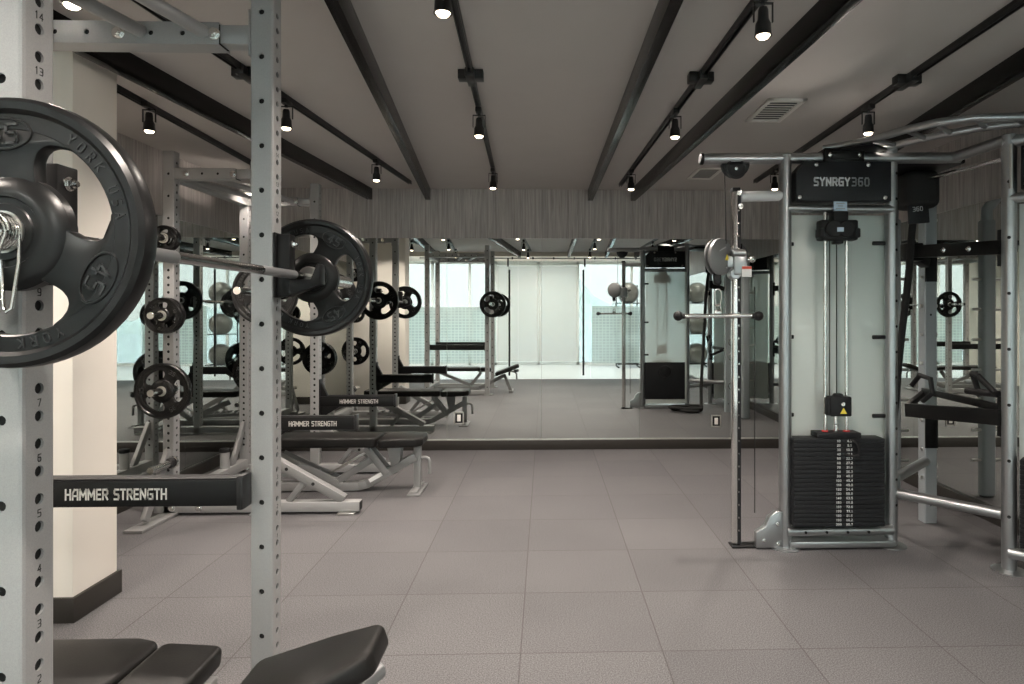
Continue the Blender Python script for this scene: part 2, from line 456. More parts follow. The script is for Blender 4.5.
plain('trim_4', (XL, YB-.034, .0972), (XR, YB-.004, .103), 'ledge')     # metal channel under the back mirrors
# white column against the left wall
structure(MB().box2((XL-.006, 2.955, 0), (-2.132, 3.255, HC), .004).build('wall_column', 'paint'))
structure(MB().box2((XL-.006, 2.94, 0), (-2.117, 3.27, .112), .002).build('baseboard_column', 'kick'))
# mirrors
def mirror(a, b, label, group):
    return tag(MB().box2(a, b).build('wall_mirror', 'mirror'), label, 'mirror', group)
seams = [XL, -1.973, -.996, -.036, .969, 2.144, XR]
lab = ['back wall mirror panel in the left corner behind the rear rack',
       'back wall mirror panel behind the front uprights of the rear rack',
       'back wall mirror panel just left of the middle seam',
       'back wall mirror panel just right of the middle seam',
       'back wall mirror panel behind the cable column and bar handle',
       'back wall mirror panel in the right corner behind the weight tower']
for i in range(6):
    mirror((seams[i]+.001, YB-.002, .10), (seams[i+1]-.001, YB+.005, MT), lab[i], 'mirror panels on the back wall')
sl = [3.27, 4.3, 5.4, YB-.003]
ll = ['left wall mirror panel beside the white column', 'left wall mirror panel behind the rear rack', 'left wall mirror panel next to the back corner']
for i in range(3):
    mirror((XL-.005, sl[i]+.001, .10), (XL+.002, sl[i+1]-.001, MT), ll[i], 'mirror panels on the left wall')
sr = [YF, 1.2, 2.5, 3.75, 4.97, YB-.003]
lr = ['right wall mirror panel next to the entrance glass', 'right wall mirror panel in front of the corner weight tower', 'right wall mirror panel behind the corner weight tower',
      'right wall mirror panel behind the square grey post', 'right wall mirror panel next to the back corner']
for i in range(5):
    mirror((XR-.002, sr[i]+.001, .10), (XR+.005, sr[i+1]-.001, MT), lr[i], 'mirror panels on the right wall')

# ceiling beams
def beam(p0, p1, label, w=.05, z0=2.537):
    p0 = Vector((*p0, 0)); p1 = Vector((*p1, 0)); d = (p1-p0).normalized()
    o = MB().bar(p0+Vector((0, 0, (z0+HC)/2)), p1+Vector((0, 0, (z0+HC)/2)), w, HC-z0, .0015).build('ceiling_beam', 'beam')
    return tag(o, label, 'ceiling beam', 'black ceiling beams')
def along(a, b, y): t = (y-a[1])/(b[1]-a[1]); return (a[0]+(b[0]-a[0])*t, y)
BE = [((-.781, 2.356), (-1.185, 6.52), 'black ceiling beam left of the middle light track'),
      ((.481, 2.32), (.462, 6.52), 'black ceiling beam right of the middle light track'),
      ((1.135, 2.3), (.90, 6.52), 'black ceiling beam running behind the air vent'),
      ((-2.04, 2.887), (-1.77, 6.52), 'black ceiling beam above the rear rack'),
      ((2.315, 3.211), (2.72, 6.52), 'black ceiling beam above the weight tower on the right')]
for a, b, l in BE: beam(along(a, b, YF+.02), along(a, b, YB-.014), l)

# light tracks and spotlights
tracks = [((-.363, 2.625), (-.465, 6.114), 'middle black light track with three lit spotlights'),
          ((.824, 2.99), (.731, 6.2), 'black light track between the two right beams'),
          ((1.89, 2.476), (1.985, 6.0), 'black light track over the weight tower'),
          ((-1.56, 3.0), (-1.285, 6.138), 'black light track between the left beam and the rear rack'),
          ((-2.36, 3.641), (-2.45, 6.0), 'black light track beside the left wall')]
for a, b, l in tracks:
    t = thing('light_track', l, 'light track', (*b, 2.61), 'black light tracks')
    a2 = along(a, b, .1); m = MB()
    for s in (-.011, .011):
        m.bar((a2[0]+s, a2[1], 2.6325), (b[0]+s, b[1], 2.6325), .007, .035, .001)
    m.bar((a2[0], a2[1], 2.642), (b[0], b[1], 2.642), .03, .016, .001)
    m.build('rail', 'track', t)
    j = along(a, b, 3.33)
    q = MB().box((j[0], j[1], 2.625), (.13, .06, .05), .004)
    q.box((j[0], j[1], 2.618), (.045, .16, .046), .004); q.build('connector', 'track', t)
spots = []
def spotlight(x, y, label, aim=None, power=1, proto=[None]):
    if proto[0] is None:
        t = thing('track_spotlight', label, 'spotlight', (x, y, 2.45), 'track spotlights')
        z = 2.45
        MB().box((x, y, z+.148), (.036, .1, .028), .004).cyl((x, y, z+.14), (x, y, z+.12), .009).build('adapter', 'track', t)
        MB().bar((x-.036, y, z+.052), (x-.036, y, z+.125), .012, .004, .001, 0, (1, 0, 0)).bar((x+.036, y, z+.052), (x+.036, y, z+.125), .012, .004, .001, 0, (1, 0, 0)).box((x, y, z+.125), (.076, .014, .005), .001).build('yoke', 'track', t)
        T = Matrix.Translation((x, y, z))
        MB().lathe([(.001, .108), (.016, .108), (.019, .098), (.021, .062), (.029, .046), (.031, .008), (.033, .004), (.033, 0), (.028, 0), (.026, .010), (.001, .012)], 24, 0, T).build('lamp_housing', 'track', t)
        MB().lathe([(.0245, .0095), (.0245, .0), (.018, -.008), (.001, -.011)], 24, 0, T).build('lens', 'lamp_glow', t, 'lit warm white lens')
        proto[0] = t
    else:
        t = copy_tree(proto[0]); t.location = (x, y, 2.45); tag(t, label, 'spotlight', 'track spotlights')
    L = D.lights.new('lamp', 'SPOT'); L.energy = 37; L.color = (1., .885, .785); L.spot_size = R(140); L.spot_blend = .9; L.shadow_soft_size = .032
    o = D.objects.new('lamp', L); COL.objects.link(o); o.location = (0, 0, -.02); o.parent = t
    spots.append(o)
    if power != 1: o.data.energy *= power
    if aim: o.rotation_euler = Vector((0, 0, -1)).rotation_difference(Vector(aim)).to_euler()
S = [(-.359, 2.264, 'nearest lit spotlight of the middle light track'), (-.394, 3.839, 'second lit spotlight of the middle light track'), (-.441, 5.45, 'lit spotlight of the middle track close to the back wall'), (-.33, .65, 'spotlight of the middle track near the entrance glass'),
     (.83, 2.413, 'nearest lit spotlight of the track between the right beams'), (.781, 3.826, 'lit spotlight on the right track before the thick beam'), (.736, 5.459, 'lit spotlight of the right track close to the back wall'), (.86, .8, 'spotlight of the right track near the entrance glass'),
     (1.9, 3.71, 'glaring lit spotlight above the tower sign', (-.7, -.4, -.6)), (1.965, 5.42, 'spotlight seen under the top tube of the cable column'), (1.85, 2.1, 'spotlight of the far right track in front of the weight tower', (-.7, .2, -.6)),
     (-1.48, 3.707, 'lit spotlight right of the tall foreground upright'), (-1.345, 5.152, 'lit spotlight near the end of the track over the rear rack'), (-1.621, 2.244, 'lit spotlight above the foreground rack top'), (-1.72, .7, 'spotlight of the left track near the entrance glass'),
     (-2.30, 3.791, 'lit spotlight beside the white column'), (-2.40, 5.42, 'spotlight hidden by the foreground upright over the left wall', (-.8, .2, -.1), .12), (-2.27, 2.1, 'spotlight in front of the white column')]
for s in S: spotlight(*s)

# vents
def vent(c, l, sx=.23, sy=.44):
    t = thing('ceiling_vent', l, 'air vent', (c[0], c[1], HC-.014), 'ceiling air vents')
    m = MB(); z = HC-.006; x, y = c; b = .028
    for a, d in (((x-sx/2, y-sy/2), (x+sx/2, y-sy/2+b)), ((x-sx/2, y+sy/2-b), (x+sx/2, y+sy/2)), ((x-sx/2, y-sy/2), (x-sx/2+b, y+sy/2)), ((x+sx/2-b, y-sy/2), (x+sx/2, y+sy/2))):
        m.box2((*a, HC-.013), (*d, HC), .003)
    m.build('frame', 'vent', t)
    MB().box2((x-sx/2+b, y-sy/2+b, HC-.002), (x+sx/2-b, y+sy/2-b, HC)).build('duct', 'vent_dark', t)
    for i in range(9):
        yy = y-sy/2+b+(i+.5)*(sy-2*b)/9
        MB().box((x, yy, HC-.007), (sx-2*b, .025, .003), .0005, 0, Euler((R(10), 0, 0))).build('louvre', 'vent', t)
vent((1.42, 3.92), 'white louvred air vent in front of the thick right beam')
vent((1.44, 5.72), 'white louvred air vent near the back wall above the cable column')

# outlets on the mirror
def outlet(x, z, l):
    t = thing('wall_outlet', l, 'outlet', (x, YB-.012, z-.06), 'outlets set in the back mirror')
    m = MB()
    for a, b in (((-.05, -.062), (.05, -.05)), ((-.05, .05), (.05, .062)), ((-.05, -.062), (-.038, .062)), ((.038, -.062), (.05, .062))):
        m.box2((x+a[0], YB-.010, z+a[1]), (x+b[0], YB-.002, z+b[1]), .001)
    m.build('frame', 'outlet_steel', t)
    MB().box2((x-.038, YB-.006, z-.05), (x+.038, YB-.002, z+.05)).build('cover_plate', 'black_plastic', t)
    MB().box2((x-.018, YB-.010, z-.034), (x+.018, YB-.005, z+.034), .002).build('socket', 'outlet_white', t)
outlet(-.875, .322, 'steel framed outlet low on the mirror left of the room centre')
outlet(1.76, .278, 'steel framed outlet low on the mirror beside the cable column')

# ------------------------------------------------------------------ entrance glass and hall behind the photographer (seen in the mirrors)
gx = [XL, -1.0, -.56, .95, 2.3, XR]
for i in range(5):
    structure(MB().box2((gx[i]+.004, YF-.006, .01), (gx[i+1]-.004, YF+.006, 2.46)).build('window_%d' % (i+1), 'glass'))
plain('trim_5', (XL, YF-.05, 2.56), (XR, YF-.001, 2.74), 'soffit')
t = thing('sliding_door_rail', 'thin dark sliding door rail over the entrance glass with roller hangers', 'door rail', (0, YF+.03, 2.5))
MB().cyl((-2.6, YF+.03, 2.52), (2.6, YF+.03, 2.52), .011, 12).build('rail', 'black_satin', t)
for i in range(12):
    x = -2.4+i*.43
    MB().cyl((x, YF-.006, 2.52), (x, YF+.055, 2.52), .024, 16, 0, .004).build('roller', 'black_satin', t)
for k, (x, l) in enumerate(((-.74, 'long vertical pull bar on the left entrance door'), (.80, 'long vertical pull bar on the right entrance door'))):
    t = thing('door_pull', l, 'door handle', (x, YF+.04, .05), 'entrance door pulls')
    MB().cyl((x, YF+.05, .08), (x, YF+.05, 2.28), .02, 14, 0, .002).build('bar', 'black_satin', t)
    m = MB()
    for z in (.3, 1.15, 2.0): m.cyl((x, YF+.006, z), (x, YF+.04, z), .01, 10)
    m.build('standoff', 'black_satin', t)
    MB().box((x-.03*(1 if k == 0 else -1), YF+.02, 2.43), (.035, .03, .17), .004).build('hanger', 'black_satin', t)
tag(MB().box2((.98, YF+.0065, .33), (2.28, YF+.008, 1.52)).build('window_film', 'grid_film'), 'frosted film with small squares on the right entrance glass', 'window film', 'frosted films on the entrance glass')
tag(MB().box2((-2.9, YF+.0065, .33), (-1.02, YF+.008, 1.5)).build('window_film', 'grid_film'), 'frosted film with small squares on the left entrance glass', 'window film', 'frosted films on the entrance glass')
# hall windows
YW = -3.85
wx = [-6.8, -4.6, -2.95, -1.98, -1.29, -.17, .87, 2.3, 4.2, 6.8]
m = MB()
for x in wx: m.box2((x-.035, YW-.03, .0), (x+.035, YW+.03, 2.74), .003)
m.box2((-6.8, YW-.03, 2.66), (6.8, YW+.03, 2.74)); m.box2((-6.8, YW-.03, 0), (6.8, YW+.03, .07))
structure(m.build('window_frame_hall', 'white_frame'))
for i in range(9):
    structure(MB().box2((wx[i]+.035, YW-.004, .07), (wx[i+1]-.035, YW+.004, 2.66)).build('window_%d' % (i+6), 'window_glass'))
for i, (a, b, l) in enumerate(((-1.25, -.19, 'sheer roller blind left of the middle mullion, lowered to the floor'), (-.15, .85, 'sheer roller blind right of the middle mullion, lowered to the floor'))):
    t = thing('roller_blind', l, 'blind', ((a+b)/2, YW+.07, .08), 'sheer blinds of the hall windows')
    MB().box2((a, YW+.07, .1), (b, YW+.072, 2.62)).build('fabric', 'blind', t)
    MB().cyl((a, YW+.075, 2.63), (b, YW+.075, 2.63), .028, 14).build('roller_tube', 'white_frame', t)
    MB().box2((a, YW+.064, .08), (b, YW+.078, .105), .002).build('bottom_rail', 'white_frame', t)
plain('wall_hall_left', (-7.1, YW, 0), (-6.95, YF, 2.74), 'paint')
plain('wall_hall_right', (6.95, YW, 0), (7.1, YF, 2.74), 'paint')
plain('wall_front_left', (-7, YF-.1, 0), (XL-.12, YF-.001, 2.74), 'paint')
plain('wall_front_right', (XR+.12, YF-.1, 0), (7, YF-.001, 2.74), 'paint')
# recessed downlights in the hall ceiling
hl = 0
for y, en, w in ((-1.25, 70, 'near the entrance glass'), (-2.75, 60, 'near the windows')):
    for x, q in ((-4.2, 'far left'), (-2.1, 'left of centre'), (0., 'in the middle'), (2.1, 'right of centre'), (4.2, 'far right')):
        t = thing('downlight', 'round recessed hall downlight %s, %s' % (w, q), 'downlight', (x, y, 2.73), 'hall downlights')
        T = Matrix.Translation((x, y, 2.73))
        MB().lathe([(.05, .012), (.058, .0), (.075, .0), (.078, .006), (.078, .0095), (.05, .0125)], 28, 0, T, True).build('trim_ring', 'white_frame', t)
        MB().lathe([(.0495, .0095), (.001, .0085)], 28, 0, T).build('lens', 'lamp_glow', t)
        L = D.lights.new('lamp', 'SPOT'); L.energy = en; L.color = (1., .96, .92); L.spot_size = R(168); L.spot_blend = .5; L.shadow_soft_size = .05
        o = D.objects.new('lamp', L); COL.objects.link(o); o.location = (0, 0, -.01); o.parent = t
# outdoors
plain('ground', (-120, -160, -1.2), (120, -5.2, -1.0), 'ground')
m = MB(); nx, ny = 60, 8; vs = []; fs = []
for j in range(ny+1):
    for i in range(nx+1):
        x = -60+120*i/nx
        h = 6.4*math.exp(-((x-1)/9.)**2)+4.2*math.exp(-((x-28)/14.)**2)+3.4*math.exp(-((x+30)/14.)**2)+.8*math.sin(x*.7)+.5*math.sin(x*1.9+1)+random.uniform(-.35, .35)
        tt = j/ny
        vs.append((x, -58-14*tt, -1.0+max(.3, h)*math.sin(PI*tt)))
for j in range(ny):
    for i in range(nx): fs.append([j*(nx+1)+i, j*(nx+1)+i+1, (j+1)*(nx+1)+i+1, (j+1)*(nx+1)+i])
m.add(vs, fs); o = m.build('hill', 'hill', None, None, 180); o['kind'] = 'structure'
# exercise balls on a rack in the hall (double reflection at the left)
t = thing('ball_rack', 'slim black wall rack holding three exercise balls in the hall', 'ball rack', (2.1, -3.1, 0))
m = MB()
for x in (1.84, 2.38):
    m.bar((x, -3.42, 0), (x, -3.42, 2.1), .03, .03, .003)
    m.bar((x, -3.42, .015), (x, -2.8, .015), .03, .03, .003)
m.build('upright_frame', 'black_powder', t)
bz = (.32, 1.08, 1.86)
for z in bz:
    m = MB()
    for y in (-3.25, -2.98): m.cyl((1.84, y, z-.235), (2.38, y, z-.235), .012, 10)
    for x in (1.84, 2.38): m.cyl((x, -3.42, z-.235), (x, -2.9, z-.235), .012, 10)
    m.build('shelf', 'black_powder', t)
for z, l in zip(bz, ('grey exercise ball on the bottom shelf of the ball rack', 'grey exercise ball on the middle shelf of the ball rack', 'grey exercise ball on the top shelf of the ball rack')):
    b = MB(); q = [(max(1e-4, .275*math.sin(PI*i/16)), -.275*math.cos(PI*i/16)) for i in range(17)]
    b.lathe(q, 32, 0, Matrix.Translation((2.11, -3.115, z+.018)))
    tag(b.build('exercise_ball', 'ball'), l, 'exercise ball', 'exercise balls on the hall rack')

# ------------------------------------------------------------------ weight plates
def plate_mb(Rr, th, a0, letters=False, digits=None):
    """three-spoke grip plate about local Z"""
    mb = MB(); k = Rr/.225
    mb.lathe([(.169*k, -th*.26), (.169*k, th*.26), (.172*k, th*.31), (.197*k, th*.31), (.204*k, th*.47), (.216*k, th*.5), (.223*k, th*.36), (.225*k, th*.16),
              (.225*k, -th*.16), (.223*k, -th*.36), (.216*k, -th*.5), (.204*k, -th*.47), (.197*k, -th*.31), (.172*k, -th*.31)], 72, 0, None, True)
    hubp = [(.0262, .55), (.046*k, .55), (.048*k, .50), (.057*k, .50), (.059*k, .57), (.066*k, .58), (.074*k, .54), (.083*k, .45), (.091*k, .33), (.096*k, .2)]
    mb.lathe([(r, -th*z) for r, z in hubp]+[(r, th*z) for r, z in hubp[::-1]], 48, 0, None, True)
    prof = [(r*math.cos(R(q)), r*math.sin(R(q))) for r, q in ((.088, 32), (.096, 29), (.106, 25.5), (.118, 22.8), (.130, 21.6), (.142, 22), (.151, 23.8), (.158, 27), (.1635, 32), (.167, 38), (.181, 41))]
    for s in range(3):
        a = a0+s*2*PI/3
        out = [(r*k, -w*k) for r, w in prof]+[(.181*k*math.cos(R(q)), .181*k*math.sin(R(q))) for q in range(-32, 33, 8)]+[(r*k, w*k) for r, w in prof[::-1]]
        M = Matrix.Rotation(a, 4, 'Z')
        mb.prism(out, th*.59, M, 0, .003*k)
        for side in (1, -1):
            zz = side*th*.295
            # raised oval badge
            ring = []
            for i in range(28):
                q = 2*PI*i/28; ring.append((M @ Vector((.1635*k+.0255*k*math.cos(q), .045*k*math.sin(q), zz+side*th*.015))))
            mb.tube(ring, .0022*k+.0004, 6, 0, False, True)
            if digits:
                F = M @ frame((.1635*k, 0, zz+side*th*.016), (0, -side, 0), (1, 0, 0))
                text_mb(digits, .034*k, .13, .25, .0022, mb, F, 1, 'c', 1.0)
            if letters:
                ac = a+PI/3; rr = .184*k; s2 = 'YORK USa'; n = len(s2)
                for i, ch in enumerate(s2):
                    if ch == ' ': continue
                    al = ac-side*(i-(n-1)/2)*.118
                    F = frame((rr*math.cos(al), rr*math.sin(al), side*th*.308), (math.sin(al)*side, -math.cos(al)*side, 0), (math.cos(al), math.sin(al), 0))
                    text_mb(ch, .0165*k, .13, .2, .0022, mb, F, 1)
    return mb
pbr('rubber_raised', (.026, .026, .027), .3)
pbr('iron_raised', (.035, .035, .035), .3)
MY = Matrix.Rotation(R(90), 4, 'X')     # local Z -> -Y ; local X stays, local Y -> Z
def make_plate(loc, Rr, th, a0, label, group, mats=('rubber', 'rubber_raised'), letters=False, digits=None):
    t = thing('weight_plate', label, 'weight plate', loc, group)
    mb = MB(); mb.merge(plate_mb(Rr, th, a0, letters, digits), Matrix.Translation(loc) @ MY)
    mb.build('plate_disc', list(mats), t)
    MB().merge(MB().lathe([(.0253, -th*.575), (.0262, -th*.6), (.034, -th*.6), (.034, th*.6), (.0262, th*.6), (.0253, th*.575)], 32, 0, None, True), Matrix.Translation(loc) @ MY).build('steel_bushing', 'steel', t, 'steel ring at the centre hole')
    return t
def dup_plate(src, loc, label, spin=0.):
    c = copy_tree(src); c.location = loc; c.rotation_euler = (0, spin, 0); c['label'] = label
    return c

# ------------------------------------------------------------------ barbells
def barbell(x, z, yc0, yc1, label):
    """yc0/yc1: inner collar faces"""
    t = thing('barbell', label, 'barbell', (x, (yc0+yc1)/2, z))
    m = MB()
    m.cyl((x, yc0, z), (x, yc1, z), .0143, 20)
    m.build('shaft', 'bar_steel', t)
    L = yc1-yc0
    for a, b in ((yc0+.16, yc0+.42), (yc1-.42, yc1-.16)):
        MB().lathe([(.0143, a), (.0151, a+.002), (.0151, b-.002), (.0143, b)], 20, 0, Matrix.Translation((x, 0, z)) @ Matrix.Rotation(R(-90), 4, 'X')).build('knurled_grip', 'disc_grey', t)
    for s, y in ((-1, yc0), (1, yc1)):
        MB().cyl((x, y-s*.001, z), (x, y+s*.43, z), .0249, 24, 0, .002).build('sleeve', 'chrome', t)
        MB().cyl((x, y-s*.028, z), (x, y, z), .039, 24, 0, .004).build('collar', 'steel', t)
    return t

# ------------------------------------------------------------------ racks
PW = .0762
def zs(a, b, step): 
    n = int((b-a)/step+.001); return [a+i*step for i in range(n+1)]
ZN = lambda n: .5205+.1018*n         # height of the number n on the posts
def j_hook(root, xf, yc, z, near):
    """hook clamped on the +X face of a front post; the bar rests at height z"""
    t = MB(); x0 = xf+PW/2
    t.box2((x0, yc-.036, z-.078), (x0+.008, yc+.036, z+.146), .003)
    t.box2((x0+.006, yc-.026, z-.075), (x0+.052, yc+.026, z+.141), .003)
    out = [(0, -.075), (.05, -.070), (.150, -.032), (.150, .036), (.138, .040), (.117, -.0145), (.0, -.0145)]
    t.prism(out, .05, frame((x0+.006, yc, z), (1, 0, 0), (0, 0, 1)), 0, .003)
    h = t.build('j_hook', 'black_powder', root)
    b = MB(); bolt(b, (x0+.052, yc, z+.108), (1, 0, 0), .010); b.build('bolt', 'chrome', h)

def power_rack(name, label, xf, xr, yn, yf, ztop, full):
    yns, yfs = yn+PW/2, yf+PW/2
    t = thing(name, label, 'power rack', ((xf+xr)/2, (yns+yfs)/2, 0))
    zc = 2.352
    side = [(z-.012, .0105) for z in zs(ZN(0)-.0254-.0508*6, ztop-.05, .0509)]
    wide = [(z-.012, .0095) for z in zs(.137, ztop-.03, .1527)]
    fine = [(z, .0105) for z in zs(.25, 1.72, .0509)]+[(z, .0095) for z in zs(1.88, ztop-.05, .1527)]
    k = 0
    for (x, hy) in ((xf, wide if full else fine), (xr, wide if full else fine)):
        for y in (yns, yfs):
            mb = square_post(ztop-.012, PW, side, hy, 0, None, (x, y, .012))
            mb.box((x, y, .006), (.1, .1, .012), .003)
            if full and x == xf:
                for n in range(1, 15):
                    text_mb(str(n), .0145, .13, .3, .0004, mb, RIGHT((x+PW/2, y, ZN(n))), 1)
            mb.build('upright', ['rack_grey', 'black_plastic', 'hole_shade'], t)
    # side beams at the top, one per frame
    for y, far in ((yns, 0), (yfs, 1)):
        a = xr+PW/2; b = xf-PW/2
        mb = MB(); hw = PW/2
        holes = [(v-a, .009) for v in [xf-.160-i*.1065 for i in range(9)] if a+.06 < v < b-.06]
        L = b-.105-a
        for (o, xd, yd) in (((a, y-hw, zc), (0, 0, -1), (1, 0, 0)), ((a, y+hw, zc), (0, 0, 1), (1, 0, 0))):
            holed_strip(mb, L, PW, holes, frame(o, xd, yd))
        q_ = hw-.0056; mb.add([(xx, y+sy*q_, zc+sz*q_) for xx in (a, a+L) for sy, sz in ((1, 1), (-1, 1), (-1, -1), (1, -1))], [[0, 1, 5, 4], [1, 2, 6, 5], [2, 3, 7, 6], [3, 0, 4, 7]], 1)  # black liner inside the beam, painted shade behind its holes
        mb.add([(a, y-hw, zc+hw), (a+L, y-hw, zc+hw), (a+L, y+hw, zc+hw), (a, y+hw, zc+hw)], [[0, 1, 2, 3]])
        mb.add([(a, y-hw, zc-hw), (a+L, y-hw, zc-hw), (a+L, y+hw, zc-hw), (a, y+hw, zc-hw)], [[3, 2, 1, 0]])
        mb.box2((b-.105, y-hw+.006, zc-hw+.006), (b-.006, y+hw-.006, zc+hw-.006), .003)
        mb.box2((b-.008, y-.036, zc-.075), (b, y+.036, zc+.085), .002)
        s = mb.build('side_beam', ['rack_grey', 'hole_shade'], t)
        for x in (xf-.160, xf-.4795):
            put_bolts(s, [((x, y-hw, zc-.003), (0, -1, 0)), ((x, y+hw, zc-.003), (0, 1, 0))], .0165)
    # two angled pull-up bars between the side beams
    for x in (xf-.195, xf-.405):
        y0 = yns+PW/2; y1 = yfs-PW/2; sp = .22; z = zc+.004
        MB().tube([(x, y1, z), (x-sp*(y1-y0), y0, z)], .022, 18).build('pull_up_bar', 'rack_grey', t)
    # rear and lower cross members along Y
    for z in (zc, .10):
        MB().bar((xr, yns+PW/2, z), (xr, yfs-PW/2, z), PW, PW, .005).build('cross_member', 'rack_grey', t)
    return t, yns, yfs, zc
HAM = 'HAMMER STRENGTH'
def lettering(parent, x0, y, z, w=.34, h=.036):
    k = h/1.16; W = text_width(HAM, .19, .13)
    m = MB(); text_mb(HAM, h, .19, .13, .0012, m, FRONT((x0, y, z)), 0, 'l', w/(W*k/1.0))
    m.build('lettering', 'letter_silver', parent, 'silver block lettering')

# -- foreground rack
XF1 = -.970; XR1 = -1.98
rack1, yn1, yf1, ZC = power_rack('power_rack', 'large grey foreground power rack with numbered uprights and a loaded bar', XF1, XR1, 1.17, 2.22, 2.52, True)
BZ1 = 1.528; BX1 = -.866
j_hook(rack1, XF1, yn1, BZ1-.0143+.0143, True); j_hook(rack1, XF1, yf1, BZ1, False)
for y, xe in ((yn1+PW/2+.034, -1.04), (yf1-PW/2-.034, -1.002)):
    a = MB().box2((XR1-.02, y-.03, .755), (xe-.018, y+.03, .842), .004).build('safety_arm', 'black_powder', rack1)
    MB().box2((XR1-.02, y-.028, .842), (xe-.02, y+.028, .848), .002).build('liner', 'black_plastic', a)
    MB().box2((xe-.022, y-.035, .742), (xe, y+.035, .856), .006).box2((xe-.012, y-.037, .75), (xe-.006, y+.037, .85), .001).build('end_cap', 'black_satin', a)
    if xe > -1.01: 
        lettering(a, -1.58, y-.0305, .798, .338, .038)
        MB().cyl((xe-.012, y+.03, .80), (xe-.012, y+.05, .80), .012, 12).build('locking_pin', 'chrome', a)
for y in (yn1, yf1):
    m = MB().box2((XR1+PW/2, y-PW/2, .012), (XF1-PW/2, y+PW/2, .085), .005); m.build('base_beam', 'rack_grey', rack1)
    MB().box2((XF1+PW/2, y-.03, .0), (XF1+PW/2+.05, y+.03, .02), .003).build('foot_plate', 'rack_grey', rack1)
bar1 = barbell(BX1, BZ1+.0005, 1.103, 2.397, 'chrome barbell on the foreground rack loaded with one big plate each side')
big = make_plate((BX1, 1.074, BZ1), .220, .046, R(93), 'big black grip plate filling the upper left corner in the foreground', 'big plates on the foreground bar', ('rubber', 'rubber_raised'), True, '45')
dup_plate(big, (BX1, 2.425, BZ1), 'big black grip plate on the far end of the foreground bar', R(33))
t = thing('spring_clip', 'chrome spring clip on the near bar sleeve in front of the big plate', 'spring clip', (BX1, 1.02, BZ1))
hel = [(BX1+.0285*math.cos(a), 1.048-.0055*a/(2*PI)*1.0-.0, BZ1+.0285*math.sin(a)) for a in [2*PI*i/18 for i in range(18*5+1)]]
MB().tube(hel, .0026, 8).build('coil', 'chrome', t)
for (dx, dy) in ((.004, 1.047), (-.012, 1.021)):
    pts = [(BX1+.028, dy, BZ1-.004), (BX1+.026+dx, dy-.004, BZ1-.05), (BX1+.016+dx, dy-.006, BZ1-.122), (BX1+.008+dx, dy-.006, BZ1-.128), (BX1+.002+dx, dy-.004, BZ1-.120), (BX1-.004+dx, dy-.002, BZ1-.045)]
    MB().tube(pts, .0028, 8).build('handle', 'chrome', t)

# -- rear rack
XF2 = -1.985; XR2 = -2.585
rack2, yn2, yf2, ZC2 = power_rack('half_rack', 'grey half rack by the left mirror with stored plates and spotter arms', XF2, XR2, 4.47, 5.57, 2.505, False)
for y, e in ((yn2, -1.312), (yf2, -1.297)):
    x0 = XF2+PW/2
    a = MB().box2((x0+.008, y-.03, .582), (e, y+.03, .672), .004)
    a.box2((x0, y-.036, .50), (x0+.01, y+.036, .82), .003)
    a.prism([(0, 0), (.17, 0), (0, -.10)], .05, frame((x0+.009, y, .583), (1, 0, 0), (0, 0, 1)), 0, .002)
    a.prism([(0, 0), (.06, 0), (0, .12)], .05, frame((x0+.009, y, .671), (1, 0, 0), (0, 0, 1)), 0, .002)
    a = a.build('spotter_arm', 'black_powder', rack2)
    MB().box2((x0+.06, y-.027, .6725), (e-.004, y+.027, .679), .002).build('liner', 'black_plastic', a)
    MB().box2((e-.012, y-.034, .574), (e+.006, y+.034, .688), .005).build('end_stop', 'black_satin', a)
    lettering(a, -1.77, y-.031, .627, .335, .036)
    # base with brace and foot
    b = MB().box2((XR2-.10, y-PW/2, .018), (-1.285, y+PW/2, .086), .005)
    b = b.build('base_beam', 'rack_grey', rack2)
    MB().box2((-1.292, y-PW/2+.004, .022), (-1.283, y+PW/2-.004, .082), .003).build('end_cap', 'black_plastic', b)
    MB().box2((-1.43, y-PW/2-.03, 0), (-1.31, y+PW/2+.03, .017), .003).build('foot_plate', 'steel', b)
    put_bolts(b, [((x, y-PW/2, .052), (0, -1, 0)) for x in (-2.56, -2.38)], .017)
    m = MB().bar((XF2+.05, y, .40), (-1.40, y, .095), .07, .06, .005); m = m.build('front_brace', 'bench_grey', rack2)
    MB().bar((-1.66, y, .235), (-1.78, y, .085), .05, .04, .004).build('strut', 'bench_grey', m)
    for f in (.28, .62):
        px = XF2+.05+f*(-1.40-XF2-.05); pz = .40+f*(.095-.40); MB().cyl((px, y-.0355, pz), (px, y-.034, pz), .012, 14).build('hole', 'hole_shade', m)  # flat black disc, a hole's shade put into colour
# storage horns: near frame towards the camera, far frame towards the mirror
HZ = (1.895, 1.376, .872, .37)
XH = -2.555
for y, s in ((yn2, -1), (yf2, 1)):
    for z in HZ:
        yb = y+s*PW/2
        h = MB().cyl((XH, yb, z), (XH, yb+s*.25, z), .0245, 20, 0, .003)
        h.cyl((XH, yb, z), (XH, yb+s*.018, z), .045, 20, 0, .003)
        h = h.build('storage_horn', 'chrome', rack2)
        if z < .4: MB().cyl((XH, yb+s*.018, z), (XH, yb+s*.05, z), .034, 20, 0, .003).build('rubber_sleeve', 'black_plastic', h)
